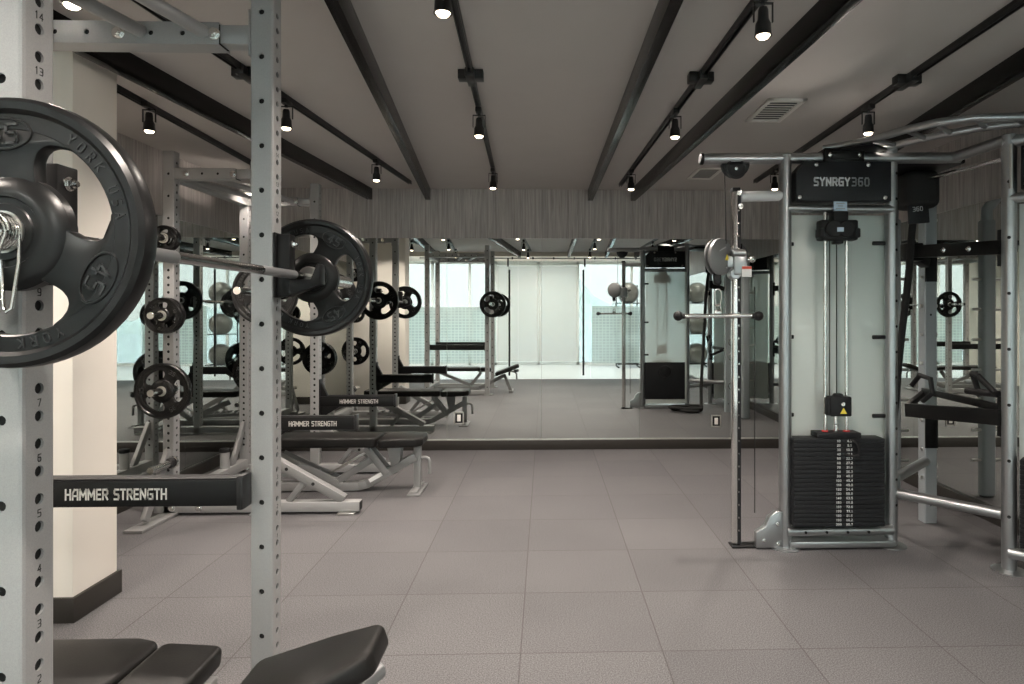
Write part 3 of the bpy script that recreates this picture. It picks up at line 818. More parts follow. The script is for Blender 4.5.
# vertical bar holders and rear braces
for y in (yn2, yf2):
    MB().bar((XR2, y-.03, .45), (XR2, y-.30, .05), .06, .03, .003, 0, (1, 0, 0)).build('rear_brace', 'bench_grey', rack2)
    f = MB().prism([(-.07, -.40), (.05, -.40), (.06, -.03), (-.05, -.03)], .02, Matrix.Translation((XR2, y, .012)), 0, .003).build('rear_foot', 'bench_grey', rack2)
    if y == yf2:
        b = MB().cyl((XR2, y-.36, .022), (XR2, y-.36, .27), .036, 20, 0, .003).build('bar_holder', 'rack_grey', rack2)
        MB().cyl((XR2, y-.36, .268), (XR2, y-.36, .298), .041, 20, 0, .004).build('rim_cap', 'black_plastic', b)
BX2 = -1.885; BZ2 = 1.53
j_hook(rack2, XF2, yn2, BZ2, True); j_hook(rack2, XF2, yf2, BZ2, False)
bar2 = barbell(BX2, BZ2+.0005, 4.403, 5.713, 'chrome barbell racked on the rear half rack with one plate each side')
p2 = dup_plate(big, (BX2, 4.375, BZ2), 'big black plate on the near end of the rear rack bar', R(20)); p2['group'] = 'big plates on the rear bar'
p2 = dup_plate(big, (BX2, 5.741, BZ2), 'big black plate on the far end of the rear rack bar', R(75)); p2['group'] = 'big plates on the rear bar'
# stored plates
G = 'plates stored on the half rack'
y0 = yn2-PW/2-.02
p35 = make_plate((XH, y0-.09, .872), .187, .04, R(60), 'medium black plate on the near lowest loaded horn of the half rack', G, ('iron_black', 'iron_raised'), False, '35')
p25 = make_plate((XH, y0-.05, 1.376), .122, .034, R(60), 'rear plate of the pair on the near middle horn', G, ('iron_black', 'iron_raised'), False, '10')
dup_plate(p25, (XH, y0-.09, 1.376), 'front plate of the pair on the near middle horn', R(40))
p10 = make_plate((XH, y0-.04, 1.895), .088, .028, R(60), 'rear plate of the pair on the near top horn', G, ('iron_black', 'iron_raised'), False, None)
dup_plate(p10, (XH, y0-.075, 1.895), 'front plate of the pair on the near top horn', R(30))
y1 = yf2+PW/2+.02
dup_plate(p35, (XH, y1+.04, .872), 'inner plate on the far lower horn facing the back mirror', R(12))
dup_plate(p35, (XH, y1+.092, .872), 'outer plate on the far lower horn facing the back mirror', R(80))
dup_plate(p25, (XH, y1+.03, 1.376), 'small plate on the far middle horn facing the back mirror', R(50))

# ------------------------------------------------------------------ benches
def pad(parent, name, out, z0, z1, bev=.018, M=None, piping=False):
    m = MB(); T = Matrix.Translation((0, 0, (z0+z1)/2))
    m.prism(out, z1-z0, (M or Matrix()) @ T, 0, bev, 4)
    return m.build(name, 'vinyl', parent, None, 40)
def rect(a, b, w0, w1=None, c=.02):
    w1 = w1 or w0
    return [(a, -w0+c), (a+c, -w0), (b-c, -w1), (b, -w1+c), (b, w1-c), (b-c, w1), (a+c, w0), (a, w0-c)]
def bench_frame(t, X, Y):
    """rear bench: X of the front leg, Y the centre line"""
    P = lambda cx, cy: (X+(cx-730)*.001734, Y, max(.0, .866-cy*.001734))
    m = MB(); pts = [P(-120, 476), P(470, 476), P(505, 466), P(610, 408), P(722, 345)]
    for a, b in zip(pts[:-1], pts[1:]): m.bar(a, b, .075, .062, .004, 0)
    for p in pts[1:-1]: m.box(p, (.05, .0745, .058), .01)
    s = m.build('spine', 'bench_grey', t)
    MB().box((P(560, 440)[0]-.02, Y-.0385, P(560, 440)[2]+.012), (.12, .001, .03), 0, 0, Euler((0, R(-29), 0))).build('warning_label', 'label_white', s, 'white warning label')
    m = MB().bar(P(730, 300), P(730, 515), .05, .055, .004, 0, (1, 0, 0)); l = m.build('front_leg', 'bench_grey', t)
    MB().box2((X-.05, Y-.17, 0), (X+.05, Y+.17, .014), .004).bar((X, Y-.15, .02), (X, Y+.15, .02), .05, .02, .003).build('foot', 'bench_grey', l)
    MB().tube([P(735, 352), P(765, 350), P(778, 356), P(784, 370), P(784, 425)], .014, 12).build('lift_handle', 'bench_grey', t)
    m = MB()
    for s in (-.045, .045):
        a = P(120, 335); b = P(370, 452); m.bar((a[0], Y+s, a[2]), (b[0], Y+s, b[2]), .012, .062, .003)
    m.cyl((P(370, 452)[0], Y-.055, P(370, 452)[2]), (P(370, 452)[0], Y+.055, P(370, 452)[2]), .022, 16)
    m.build('back_support', 'bench_grey', t)
    MB().bar(P(380, 450), P(535, 350), .06, .055, .004).build('adjust_arm', 'bench_grey', t)
    MB().bar(P(330, 425), P(505, 322), .018, .018, .003).build('adjust_rod', 'steel', t)
    m = MB()
    for s in (-.05, .05):
        a = P(512, 308); b = P(595, 415); m.bar((a[0], Y+s, a[2]), (b[0], Y+s, b[2]), .01, .055, .003)
    m.cyl((P(510, 308)[0], Y-.07, P(510, 308)[2]), (P(510, 308)[0], Y+.07, P(510, 308)[2]), .023, 16)
    m.build('hinge_link', 'bench_grey', t)
    for s in (-.05, .05):
        m = MB(); m.prism([(P(600, 0)[0], P(0, 300)[2]), (P(660, 0)[0], P(0, 300)[2]), (P(655, 0)[0], P(0, 365)[2]), (P(618, 0)[0], P(0, 385)[2])], .008, frame((0, Y+s, 0), (1, 0, 0), (0, 0, 1)), 0, .002)
        m.build('seat_bracket', 'bench_grey', t)
    # rear stand with wheels and notched ladder
    a = P(-120, 476)
    MB().bar((a[0], Y-.22, .045), (a[0], Y+.22, .045), .06, .06, .005).build('rear_foot', 'bench_grey', t)
    for s in (-.24, .24): MB().cyl((a[0], Y+s-.015, .045), (a[0], Y+s+.015, .045), .045, 20, 0, .006).build('wheel', 'black_plastic', t)
    m = MB()
    for i in range(6):
        c = P(60+i*45, 395+i*4); m.box((c[0], Y, c[2]), (.022, .09, .03), .003, 0, Euler((0, R(-30), 0)))
    m.bar(P(40, 415), P(330, 440), .05, .03, .003)
    m.build('notch_ladder', 'bench_grey', t)
    return P
def bench2():
    X, Y = -1.0, 5.06
    t = thing('weight_bench', 'grey framed black padded flat bench standing in the rear rack', 'weight bench', (-1.55, Y, 0))
    P = bench_frame(t, X, Y)
    o = pad(t, 'back_pad', [(x-0, y+Y) for x, y in rect(-2.22, -1.292, .14, .14, .02)], .362, .437, .018)
    Mx = Matrix.Translation((-1.11, Y, .398)) @ Matrix.Rotation(R(-1.5), 4, 'Y')
    m = MB().prism([(-.168, -.145), (-.15, -.16), (.13, -.15), (.172, -.11), (.172, .11), (.13, .15), (-.15, .16), (-.168, .145)], .068, Mx, 0, .018, 4); m.build('seat_pad', 'vinyl', t, None, 40)
    return t
bench2()
def bench1():
    Y = 1.80
    t = thing('weight_bench', 'black padded bench with raised seat at the bottom of the foreground rack', 'weight bench', (-1.1, Y, 0))
    # pads
    m = MB().prism([(-2.05, -.13+Y), (-2.03, -.15+Y), (-1.24, -.15+Y), (-1.16, -.125+Y), (-1.135, -.10+Y), (-1.125, .095+Y), (-1.145, .128+Y), (-1.20, .147+Y), (-2.03, .15+Y), (-2.05, .13+Y)], .062, Matrix.Translation((0, 0, .402)), 0, .018, 4)
    m.build('back_pad', 'vinyl', t, None, 40)
    Mx = Matrix.Translation((-1.03, Y, .398)) @ Matrix.Rotation(R(5), 4, 'Y')
    MB().prism([(-.093, -.10), (-.075, -.12), (.075, -.115), (.088, -.10), (.088, .10), (.07, .12), (-.075, .115), (-.093, .095)], .058, Mx, 0, .016, 4).build('hip_pad', 'vinyl', t, None, 40)
    Mx = Matrix.Translation((-.685, Y+.0, .378)) @ Matrix.Rotation(R(-20), 4, 'Y')
    MB().prism([(-.19, -.16), (-.17, -.178), (.10, -.150), (.22, -.095), (.24, -.07), (.24, .085), (.22, .11), (.07, .148), (-.17, .175), (-.19, .155)], .066, Mx, 0, .02, 4).build('seat_pad', 'vinyl', t, None, 40)
    # frame
    MB().bar((-1.95, Y, .07), (-1.15, Y, .07), .075, .062, .004).bar((-1.15, Y, .07), (-.72, Y, .285), .075, .062, .004).build('spine', 'bench_grey', t)
    l = MB().bar((-.72, Y, .31), (-.60, Y, .02), .05, .055, .004, 0, (0, 1, 0)).build('front_leg', 'bench_grey', t)
    MB().bar((-.59, Y-.17, .02), (-.59, Y+.17, .02), .06, .03, .004).build('foot', 'bench_grey', l)
    MB().bar((-1.9, Y-.22, .045), (-1.9, Y+.22, .045), .06, .06, .005).build('rear_foot', 'bench_grey', t)
    MB().bar((-1.85, Y, .345), (-1.30, Y, .12), .06, .05, .004).build('back_support', 'bench_grey', t)
    MB().bar((-1.30, Y, .12), (-1.12, Y, .34), .06, .05, .004).build('adjust_arm', 'bench_grey', t)
    MB().bar((-1.18, Y, .36), (-.93, Y, .355), .1, .02, .003).build('hip_bracket', 'bench_grey', t)
    MB().bar((-.88, Y, .285), (-.60, Y, .375), .09, .025, .003).build('seat_bracket', 'bench_grey', t)
    MB().tube([(-.62, Y, .36), (-.53, Y, .345), (-.5, Y, .31), (-.5, Y, .22)], .014, 12).build('lift_handle', 'bench_grey', t)
    MB().cyl((-.535, Y-.055, .36), (-.475, Y+.055, .375), .026, 20, 0, .004).build('grip_roller', 'disc_grey', t)
    return t
bench1()

# ------------------------------------------------------------------ cable training station
st = thing('cable_training_station', 'large grey multi-tower cable station with black sign by the right wall', 'cable machine', (1.9, 3.8, 0))
YT = 3.76
UL, UR = (1.425, YT), (2.075, YT+.02)
def flange(parent, x, y):
    MB().lathe([(.001, 0), (.085, 0), (.085, .006), (.06, .012), (.04, .013)], 28, 0, Matrix.Translation((x, y, 0))).build('floor_flange', 'tower_grey', parent)
def upright(x, y, h, holes=()):
    m = MB().cyl((x, y, .005), (x, y, h), .036, 28, 0, .004)
    for (z, d) in holes:
        d = Vector(d).normalized(); p = Vector((x, y, z))+d*.0355; m.cyl(p, p+d*.0012, .009, 12, 1)  # holes drawn as black discs, their shade put into colour
    u = m.build('upright', ['tower_grey', 'hole_shade'], st); flange(u, x, y)
    return u
u = upright(*UL, 2.335)
MB().box2((UL[0]-.006, YT-.0352, .22), (UL[0]+.006, YT-.0338, .42), 0).build('label_strip', 'label_white', u, 'white label strip')
upright(*UR, 2.40, [(.25+.152*i, (.45, -.9, 0)) for i in range(14)])
tt = MB().cyl((.925, YT, 2.305), (2.49, YT+.01, 2.325), .033, 24, 0, .004).build('top_tube', 'tower_grey', st)
MB().cyl((.913, YT, 2.305), (.94, YT, 2.305), .0345, 24, 0, .006).build('end_cap', 'black_plastic', tt)
MB().cyl((UL[0], YT-.01, 2.013), (UR[0], YT+.005, 2.013), .026, 22).build('cross_tube', 'tower_grey', st)
m = MB().cyl((UL[0], YT-.02, .105), (UR[0]-.01, YT-.01, .105), .030, 22)
for i in range(4): m.cyl((1.53+.125*i, YT-.051, .105), (1.53+.125*i, YT-.047, .105), .008, 12, 1)  # black discs painted as shaded holes
m.build('bottom_tube', ['tower_grey', 'hole_shade'], st)
MB().box2((1.44, YT-.05, .012), (2.07, YT+.10, .05), .006).build('base_rail', 'tower_grey', st)
# sign header
before = set(st.children)
px = .00590; sx = lambda p: 1.437+(p-786)*px; sz = lambda y: 2.013+(209-y)*.0059
out = [(sx(794.5), sz(202.5)), (sx(794.5), sz(174)), (sx(804), sz(163)), (sx(890.5), sz(163)), (sx(890.5), sz(202.5))]
sg = MB().prism(out, .115, frame((0, YT, 0), (1, 0, 0), (0, 0, 1)), 0, .004).build('sign_box', 'sign_black', st)
m = text_fit('SYNRGY', .053, .216, .25, .13, FRONT((sx(812), YT-.0578, sz(183.5)))); m.build('sign_letters', 'letter_white', sg, 'bold white lettering')
m = text_fit('360', .053, .106, .19, .2, FRONT((sx(850.2), YT-.0578, sz(183.5)))); m.build('sign_numbers', 'letter_grey', sg, 'grey digits')
m = text_fit('SYNRGY', .053, .216, .25, .13, BACK((sx(870), YT+.0578, sz(183.5)))); m.build('sign_letters', 'letter_white', sg, 'bold white lettering')
m = text_fit('360', .053, .106, .19, .2, BACK((sx(831.8), YT+.0578, sz(183.5)))); m.build('sign_numbers', 'letter_grey', sg, 'grey digits')
for x, y in ((815, 166.5), (867, 166.5), (798, 199), (884, 199)):
    put_bolts(sg, [((sx(x), YT-.0575, sz(y)), (0, -1, 0)), ((sx(x), YT+.0575, sz(y)), (0, 1, 0))])
br = MB().box2((sx(824), YT-.05, 2.285), (sx(864), YT+.05, 2.365), .005)
br.box2((sx(830), YT-.06, 2.30), (sx(858), YT+.06, 2.345), .004)
br = br.build('ladder_bracket', 'black_powder', st)
put_bolts(br, [((sx(x), YT-.05, 2.325), (0, -1, 0)) for x in (829.5, 858)], .011)
stk = MB().box((sx(840.5), YT-.036, 2.013), (.082, .004, .084), .001).build('info_sticker', 'label_blue', st, 'pale blue square sticker')
m = MB()
for z, w in ((.026, .05), (.012, .03), (-.004, .056), (-.02, .04)): m.box((sx(840.5), YT-.0385, 2.013+z), (w, .001, .005))
m.build('print', 'letter_grey', stk)
# shroud
sh = MB().box2((1.475, YT+.062, .07), (2.075, YT+.068, 1.985), .001).build('shroud_panel', 'frost', st, 'frosted translucent panel')
for (x, z) in ((2.03, 1.81), (2.03, 1.25), (2.03, .78), (2.03, .36)):
    MB().box2((x-.06, YT-.005, z-.012), (x+.02, YT+.012, z+.012), .006).build('panel_clip', 'black_plastic', st)
    MB().box2((1.455, YT+.055, z-.012), (1.52, YT+.075, z+.012), .006).build('panel_clip', 'black_plastic', st)
MB().box2((1.47, YT+.069, .135), (2.05, YT+.076, .67), .002).build('stack_cover', 'stack', st)
em = MB(); c = Vector((1.757, YT+.0765, .53))
pts = [c+Vector((.085*math.cos(a), 0, .085*math.sin(a))) for a in [2*PI*i/36 for i in range(36)]]
em.tube(pts, .006, 8, 0, False, True)
em.prism([(.075*math.cos(a), .075*math.sin(a)) for a in [R(60+i*12) for i in range(16)]], .004, BACK(c), 0)
em.prism([(.075*math.cos(a)+.006, .075*math.sin(a)-.004) for a in [R(-105+i*10) for i in range(14)]], .004, BACK(c), 0)
em.build('round_emblem', 'black_satin', st, 'round glossy emblem')
# guide rods, pulleys, stack
RL, RRr = 1.672, 1.800; YR = YT-.025
for x in (RL, RRr):
    MB().cyl((x, YR, .14), (x, YR, 1.99), .0105, 16).build('guide_rod', 'chrome', st)
for x in (1.715, 1.757): MB().cyl((x, YR+.035, .9), (x, YR+.035, 1.85), .0035, 8).build('cable', 'black_plastic', st)
bl = MB().box2((1.628, YR-.05, 1.82), (1.85, YR+.03, 1.94), .012)
bl.cyl((1.70, YR-.062, 1.885), (1.70, YR-.045, 1.885), .05, 24, 0, .004); bl.cyl((1.775, YR-.062, 1.885), (1.775, YR-.045, 1.885), .05, 24, 0, .004)
bl.box2((1.62, YR-.056, 1.835), (1.65, YR+.02, 1.89), .008); bl.box2((1.83, YR-.056, 1.835), (1.86, YR+.02, 1.89), .008)
bl.box2((1.70, YR-.05, 1.93), (1.79, YR+.02, 1.99), .008); bl.box2((1.715, YR-.045, 1.80), (1.765, YR+.02, 1.83), .008)
bl = bl.build('pulley_block', 'black_plastic', st)
MB().box((1.735, YR-.064, 1.88), (.04, .003, .026), .001).build('label', 'label_blue', bl, 'small pale label')
sel = MB().box2((1.683, YR-.055, .79), (1.808, YR+.02, .905), .008).box2((1.665, YR-.045, .795), (1.69, YR+.015, .90), .006)
sel.prism([(-.03, 0), (.03, 0), (.02, .018), (-.02, .018)], .04, frame((1.74, YR-.02, .903), (1, 0, 0), (0, 0, 1)), 0, .003)
sel = sel.build('carriage_block', 'stack', st)
m = MB().prism([(-.020, -.015), (.020, -.015), (0, .019)], .002, FRONT((1.757, YR-.0562, .822))); m.build('warning_triangle', 'label_yellow', sel, 'yellow warning triangle')
m = MB(); bolt(m, (1.755, YR-.055, .862), (0, -1, 0), .008); m.build('bolt', 'chrome', sel)
MB().cyl((1.735, YR, .66), (1.735, YR, .80), .011, 14).cyl((1.735, YR, .66), (1.735, YR, .74), .016, 14, 0, .003).build('selector_rod', 'chrome', st)
hp = MB().box2((1.605, YR-.05, .664), (1.865, YR+.05, .694), .003).build('head_plate', 'stack', st)
for x in (RL, RRr): MB().lathe([(.0107, 0), (.019, 0), (.019, .006), (.0107, .008)], 20, 0, Matrix.Translation((x, YR, .694))).build('red_ring', 'red_ring', hp, 'red ring')
n = 20; z0 = .150; pitch = (.662-z0)/n
for i in range(n):
    z = z0+i*pitch
    m = MB().box2((1.465, YR-.055, z), (2.003, YR+.055, z+pitch-.0016), .0025)
    lb = 10*(n-i)
    text_mb(str(lb), .0145, .25, .2, .0006, m, FRONT((1.729, YR-.0553, z+pitch/2-.001)), 1)
    text_mb('%.1f' % (lb*.4536), .0145, .25, .2, .0006, m, FRONT((1.792, YR-.0553, z+pitch/2-.001)), 1)
    m.cyl((1.759, YR-.0556, z+pitch/2), (1.759, YR-.0545, z+pitch/2), .006, 10, 2)
    m.build('stack_plate', ['stack', 'letter_white', 'black_satin'], st)
MB().tube([(1.80, YR-.055, .655), (1.822, YR-.075, .645), (1.836, YR-.085, .61), (1.832, YR-.085, .575), (1.81, YR-.08, .562), (1.785, YR-.07, .566), (1.77, YR-.05, .57)], .0075, 10).build('selector_pin', 'black_plastic', st)
for x in (1.65, 1.85): MB().cyl((x, YR, .132), (x, YR, .15), .024, 18, 0, .003).build('rubber_bumper', 'black_plastic', st)
for o in set(st.children)-before: o.location.x -= .018
# cable column at the left
PX, PY = 1.143, 3.80
cp = MB().box2((PX-.026, PY-.024, .01), (PX+.026, PY+.03, 2.13), .014, 0, 3).build('cable_column', 'chrome', st)
m = MB(); holed_strip(m, 2.08, .022, [(z-.02, .006) for z in zs(.1, 2.05, .0762)], frame((PX+.012, PY-.0246, .02), (1, 0, 0), (0, 0, 1)))
m.box2((PX+.001, PY-.0235, .02), (PX+.023, PY-.0225, 2.1), 0); m.build('slot_strip', 'stack', cp)
MB().box2((PX-.03, PY-.03, 2.118), (PX+.02, PY+.03, 2.142), .006).build('top_cap', 'black_plastic', cp)
MB().box2((PX-.035, PY-.045, 0), (PX+.12, PY+.04, .012), .003).build('foot', 'black_powder', cp)
MB().cyl((PX+.03, PY, 2.09), (UL[0]-.02, YT, 2.09), .031, 20, 0, .003).build('stub_tube', 'stub', st)
put_bolts(cp, [((PX+.02, PY-.026, 2.03), (0, -1, 0)), ((PX+.012, PY-.026, 2.11), (0, -1, 0))], .012)
hb = .082
out = [(-hb, 0)]+[(hb*math.cos(a), hb*math.sin(a)) for a in [PI+PI*i/18 for i in range(1, 18)]]+[(hb, 0)]
pl = MB().prism(out, .046, frame((1.125, YT, 2.275), (1, 0, 0), (0, 0, 1)), 0, .004).box2((1.08, YT-.02, 2.27), (1.17, YT+.02, 2.29), .002).build('top_pulley', 'stack', st)
MB().lathe([(.048, 0), (.055, .003), (.062, 0)], 32, 0, FRONT((1.125, YT-.0225, 2.245))).build('pulley_groove', 'black_satin', pl)
m = MB(); bolt(m, (1.125, YT-.023, 2.245), (0, -1, 0), .007); m.build('bolt', 'chrome', pl)
MB().cyl((1.063, YT, 2.25), (1.063, YT-.03, 1.80), .003, 8).build('cable', 'black_plastic', st)
MB().cyl((1.243, YT, .21), (1.243, YT, 1.55), .003, 8).build('cable', 'black_plastic', st)
out = [(1.243, .01), (1.243, .10), (1.30, .135), (1.322, .19), (1.36, .222), (1.405, .222), (1.405, .01)]
bp = MB().prism(out, .045, frame((0, YT-.005, 0), (1, 0, 0), (0, 0, 1)), 0, .005).build('pulley_guard', 'tower_grey', st)
put_bolts(bp, [((x, YT-.0275, z), (0, -1, 0)) for x, z in ((1.29, .055), (1.37, .15), (1.375, .035))], .008)
# trolley with swivelling pulley
Rz = Matrix.Translation((1.018, YT-.03, 1.722)) @ Matrix.Rotation(R(38), 4, 'Z') @ Matrix.Rotation(R(90), 4, 'X')
tr = MB().lathe([(.001, .028), (.100, .028), (.107, .024), (.109, .016), (.109, .010), (.09, .009), (.09, -.009), (.109, -.010), (.109, -.016), (.107, -.024), (.100, -.028), (.001, -.028)], 48, 0, Rz)
tr = tr.build('swivel_pulley', 'disc_grey', st)
MB().prism([(.025, -.018), (.063, -.018), (.044, .018)], .002, Rz @ Matrix.Translation((0, 0, .0295))).build('warning_triangle', 'label_yellow', tr, 'yellow warning triangle')
m = MB().prism([(-.028, .03), (.03, .055), (.032, .063), (-.026, .038)], .0015, Rz @ Matrix.Translation((0, 0, .029))); m.build('print', 'letter_grey', tr)
m = MB(); m.cyl(Rz @ Vector((.035, -.06, .028)), Rz @ Vector((.035, -.06, .034)), .008, 12); m.build('bolt', 'chrome', tr)
MB().box2((.985, YT-.06, 1.56), (1.03, YT-.015, 1.635), .012).sphere((1.012, YT-.038, 1.577), .022).build('cable_stop', 'black_plastic', tr)
Tz = Matrix.Translation((0, 0, -.028))
ty = MB().box2((PX-.034, PY-.078, 1.645), (PX+.048, PY+.045, 1.785), .012)
ty.box2((PX-.075, PY-.06, 1.69), (PX-.02, PY-.005, 1.76), .008); ty.cyl((PX-.045, PY-.07, 1.775), (PX+.035, PY-.07, 1.775), .022, 16, 0, .004); ty.cyl((PX-.02, PY-.066, 1.655), (PX-.02, PY+.01, 1.655), .034, 18, 0, .004)
ty = MB().merge(ty, Tz).build('trolley', 'tower_grey', st)
MB().box((PX+.04, PY-.079, 1.638), (.056, .003, .064), .001).build('label', 'label_white', ty, 'white label with red stripe')
MB().box((PX+.04, PY-.081, 1.660), (.056, .002, .016), 0).build('label_stripe', 'label_red', ty, 'red stripe')
MB().cyl((PX+.04, PY-.03, 1.712), (PX+.085, PY-.03, 1.712), .012, 14, 0, .002).sphere((PX+.09, PY-.03, 1.712), .019).build('pull_pin', 'chrome', ty)
# second tower, corner side
A2 = Vector((2.51, 3.39)); B2 = Vector((2.905, 2.995)); dv = (B2-A2).normalized()
upright(*A2, 2.36, [(.30+.3*i, (-.6, -.8, 0)) for i in range(7)]); upright(*B2, 2.36)
def p2(f, off, z): q = A2+(B2-A2)*f+Vector((dv.y, -dv.x))*off; return (q.x, q.y, z)
MB().cyl(p2(-.05, 0, 2.32), p2(1.1, 0, 2.32), .033, 20).build('top_tube', 'tower_grey', st)
MB().cyl(p2(0, .01, 2.013), p2(1, .01, 2.013), .026, 20).build('cross_tube', 'tower_grey', st)
MB().cyl(p2(0, .02, .105), p2(1, .02, .105), .030, 20).build('bottom_tube', 'tower_grey', st)
F2 = frame(p2(.5, 0, 0), (dv.x, dv.y, 0), (0, 0, 1))
MB().prism([(-.22, 2.05), (-.22, 2.28), (.2, 2.28), (.22, 2.26), (.22, 2.05)], .11, F2, 0, .004).build('sign_box', 'sign_black', st)
put_bolts(st, [(F2 @ Vector((-.195, z, .056)), F2.to_3x3() @ Vector((0, 0, 1))) for z in (2.075, 2.255)])
m = MB(); text_mb('SYNRGY360', .05, .18, .15, .0015, m, F2 @ Matrix.Translation((0, 2.165, .0555)), 0); m.build('sign_letters', 'letter_white', st)
MB().prism([(-.24, .07), (-.24, 1.985), (.24, 1.985), (.24, .07)], .006, F2 @ Matrix.Translation((0, 0, -.05)), 0).build('shroud_panel', 'frost', st, 'frosted translucent panel')
for z in (1.81, 1.18, .78): MB().box((0, 0, 0), (.06, .02, .024), .005, 0).build('panel_clip', 'black_plastic', st).matrix_local = Matrix.Translation(-st.location) @ F2 @ Matrix.Translation((-.2, z, -.03)) @ Matrix.Rotation(R(90), 4, 'X')
for i in range(18):
    zz = .15+i*.026
    MB().prism([(-.225, zz), (-.225, zz+.0242), (.225, zz+.0242), (.225, zz)], .10, F2 @ Matrix.Translation((0, 0, .0)), 0, .002).build('stack_plate', 'stack', st)
for x in (-.06, .06): MB().cyl(F2 @ Vector((x, .14, 0)), F2 @ Vector((x, 2.0, 0)), .0105, 14).build('guide_rod', 'chrome', st)
# hub posts
hp3 = square_post(2.30, .082, [], [(z, .008) for z in (.12, 1.38)], 0, None, (2.553, 4.20, .002))
hp3 = hp3.build('square_post', ['post_light', 'black_plastic', 'hole_shade'], st)
MB().box2((2.510, 4.152, .50), (2.596, 4.16, .70), .002).build('mounting_sleeve', 'black_powder', hp3)
MB().box2((2.510, 4.150, 1.60), (2.590, 4.16, 1.76), .002).build('mounting_sleeve', 'black_powder', hp3)
for i in range(10):
    if i in (0, 2, 3): MB().tube([(2.60+.05*math.cos(a), 4.25, .37+i*.203+.05*math.sin(a)) for a in [2*PI*k/20 for k in range(20)]], .006, 8, 0, False, True).build('hanging_ring', 'chrome', hp3)
    MB().cyl((2.594, 4.19, .3+i*.19), (2.61, 4.19, .3+i*.19), .011, 10).build('peg', 'steel', hp3); MB().cyl((2.512, 4.19, .3+i*.19), (2.498, 4.19, .3+i*.19), .011, 10).build('peg', 'steel', hp3)
pg = MB().box2((2.575, 4.72, .004), (2.675, 4.80, 2.1), .02, 0, 3)
pg.tube([(2.625, 4.76, 2.09), (2.625, 4.755, 2.18), (2.60, 4.70, 2.25), (2.58, 4.60, 2.28)], .04, 16)
pg = pg.build('peg_post', 'post_light', st)
for i in range(8):
    z = .28+i*.228
    MB().cyl((2.505, 4.755, z), (2.745, 4.755, z), .011, 12, 0, .002).build('peg', 'steel', pg)
# black members between the hub and the corner tower
um = MB().bar((2.365, 4.08, 1.79), (2.487, 3.41, 1.752), .05, .078, .004).box((2.37, 4.07, 1.785), (.10, .10, .115), .008)
um.bar((2.37, 4.10, 1.785), (2.52, 4.16, 1.72), .06, .06, .004); um.box((2.493, 3.415, 1.75), (.03, .05, .20), .004)
um = um.build('upper_arm', 'black_powder', st)
put_bolts(um, [((2.365+f*.122-.025, 4.08-f*.67, 1.79-f*.04), (-1, -.17, 0)) for f in (.45, .72)], .012)
lm = MB().bar((2.35, 4.08, .765), (2.487, 3.41, .825), .05, .085, .004); lm.bar((2.50, 4.16, .88), (2.49, 3.43, .875), .03, .04, .004)
lm.bar((2.35, 4.08, .79), (2.51, 4.16, .87), .035, .035, .004); lm.box((2.493, 3.415, .83), (.03, .05, .22), .004)
lm.build('step_frame', 'black_powder', st)
MB().tube([(2.36, 4.05, .93), (2.37, 3.98, 1.0), (2.39, 3.90, .985), (2.39, 3.88, .90), (2.37, 3.95, .84)], .016, 12).build('grip_handle', 'black_plastic', st)
MB().tube([(2.47, 3.45, .96), (2.43, 3.52, 1.04), (2.45, 3.60, 1.05), (2.48, 3.58, .92)], .016, 12).cyl((2.48, 3.43, .95), (2.46, 3.66, .94), .02, 12).build('grip_handle', 'black_plastic', st)
MB().cyl((UR[0]+.03, YT+.01, .315), (2.487, 3.415, .30), .030, 18).build('base_tube', 'tower_grey', st)
MB().cyl((UR[0]+.03, YT+.03, .40), (2.52, 4.17, .41), .030, 18).build('base_tube', 'tower_grey', st)
MB().cyl((2.44, 3.81, 2.325), (2.505, 3.40, 2.335), .031, 18).build('top_tube', 'tower_grey', st)
MB().cyl((2.40, 3.93, 2.235), (2.495, 3.42, 2.235), .013, 14).build('tie_rod', 'chrome', st)
MB().cyl((2.50, 3.36, 2.30), (2.50, 3.36, 2.06), .012, 12).build('tie_rod', 'steel', st)
MB().box2((2.515, 4.16, 2.22), (2.59, 4.75, 2.30), .01).build('hub_beam', 'black_powder', st)
MB().box2((2.28, 3.95, 2.06), (2.50, 4.16, 2.30), .05, 0, 4).build('rope_anchor', 'rope', st)
MB().box2((2.1, YT+.0, 2.29), (2.52, 4.15, 2.32), .01).build('hub_plate', 'black_powder', st)
sb = MB().box((2.36, 3.98, 2.02), (.13, .02, .12), .004, 0, Euler((0, R(-4), 0))).build('small_sign', 'sign_black', st)
m = MB(); text_mb('360', .030, .18, .2, .0012, m, FRONT((2.35, 3.969, 2.05)) @ Matrix.Rotation(R(6), 4, 'Z'), 0); m.build('sign_numbers', 'letter_white', sb)
# curved overhead ladder
ra = [(1.662, 3.78, 2.375), (1.767, 3.72, 2.384), (1.854, 3.6, 2.382), (1.943, 3.4, 2.383), (2.02, 3.25, 2.377), (2.164, 3.16, 2.377), (2.345, 3.12, 2.371), (2.638, 3.08, 2.357), (2.923, 3.06, 2.353)]
rb = [(1.859, 3.85, 2.37), (1.97, 3.8, 2.376), (2.072, 3.72, 2.386), (2.162, 3.58, 2.39), (2.242, 3.48, 2.391), (2.377, 3.39, 2.4), (2.547, 3.33, 2.405), (2.837, 3.25, 2.389), (3.049, 3.22, 2.382)]
lad = []
for r_ in (ra, rb): MB().tube(r_, .021, 14).build('ladder_rail', 'tower_grey', st)
for i in (2, 3, 4, 5, 6, 7): MB().cyl(ra[i], rb[i], .014, 12).build('rung', 'tower_grey', st)
MB().prism([(1.66, 3.80), (1.68, 3.70), (1.85, 3.56), (2.0, 3.68), (1.92, 3.80)], .012, Matrix.Translation((0, 0, 2.352)), 0, .003).build('ladder_plate', 'black_powder', st)
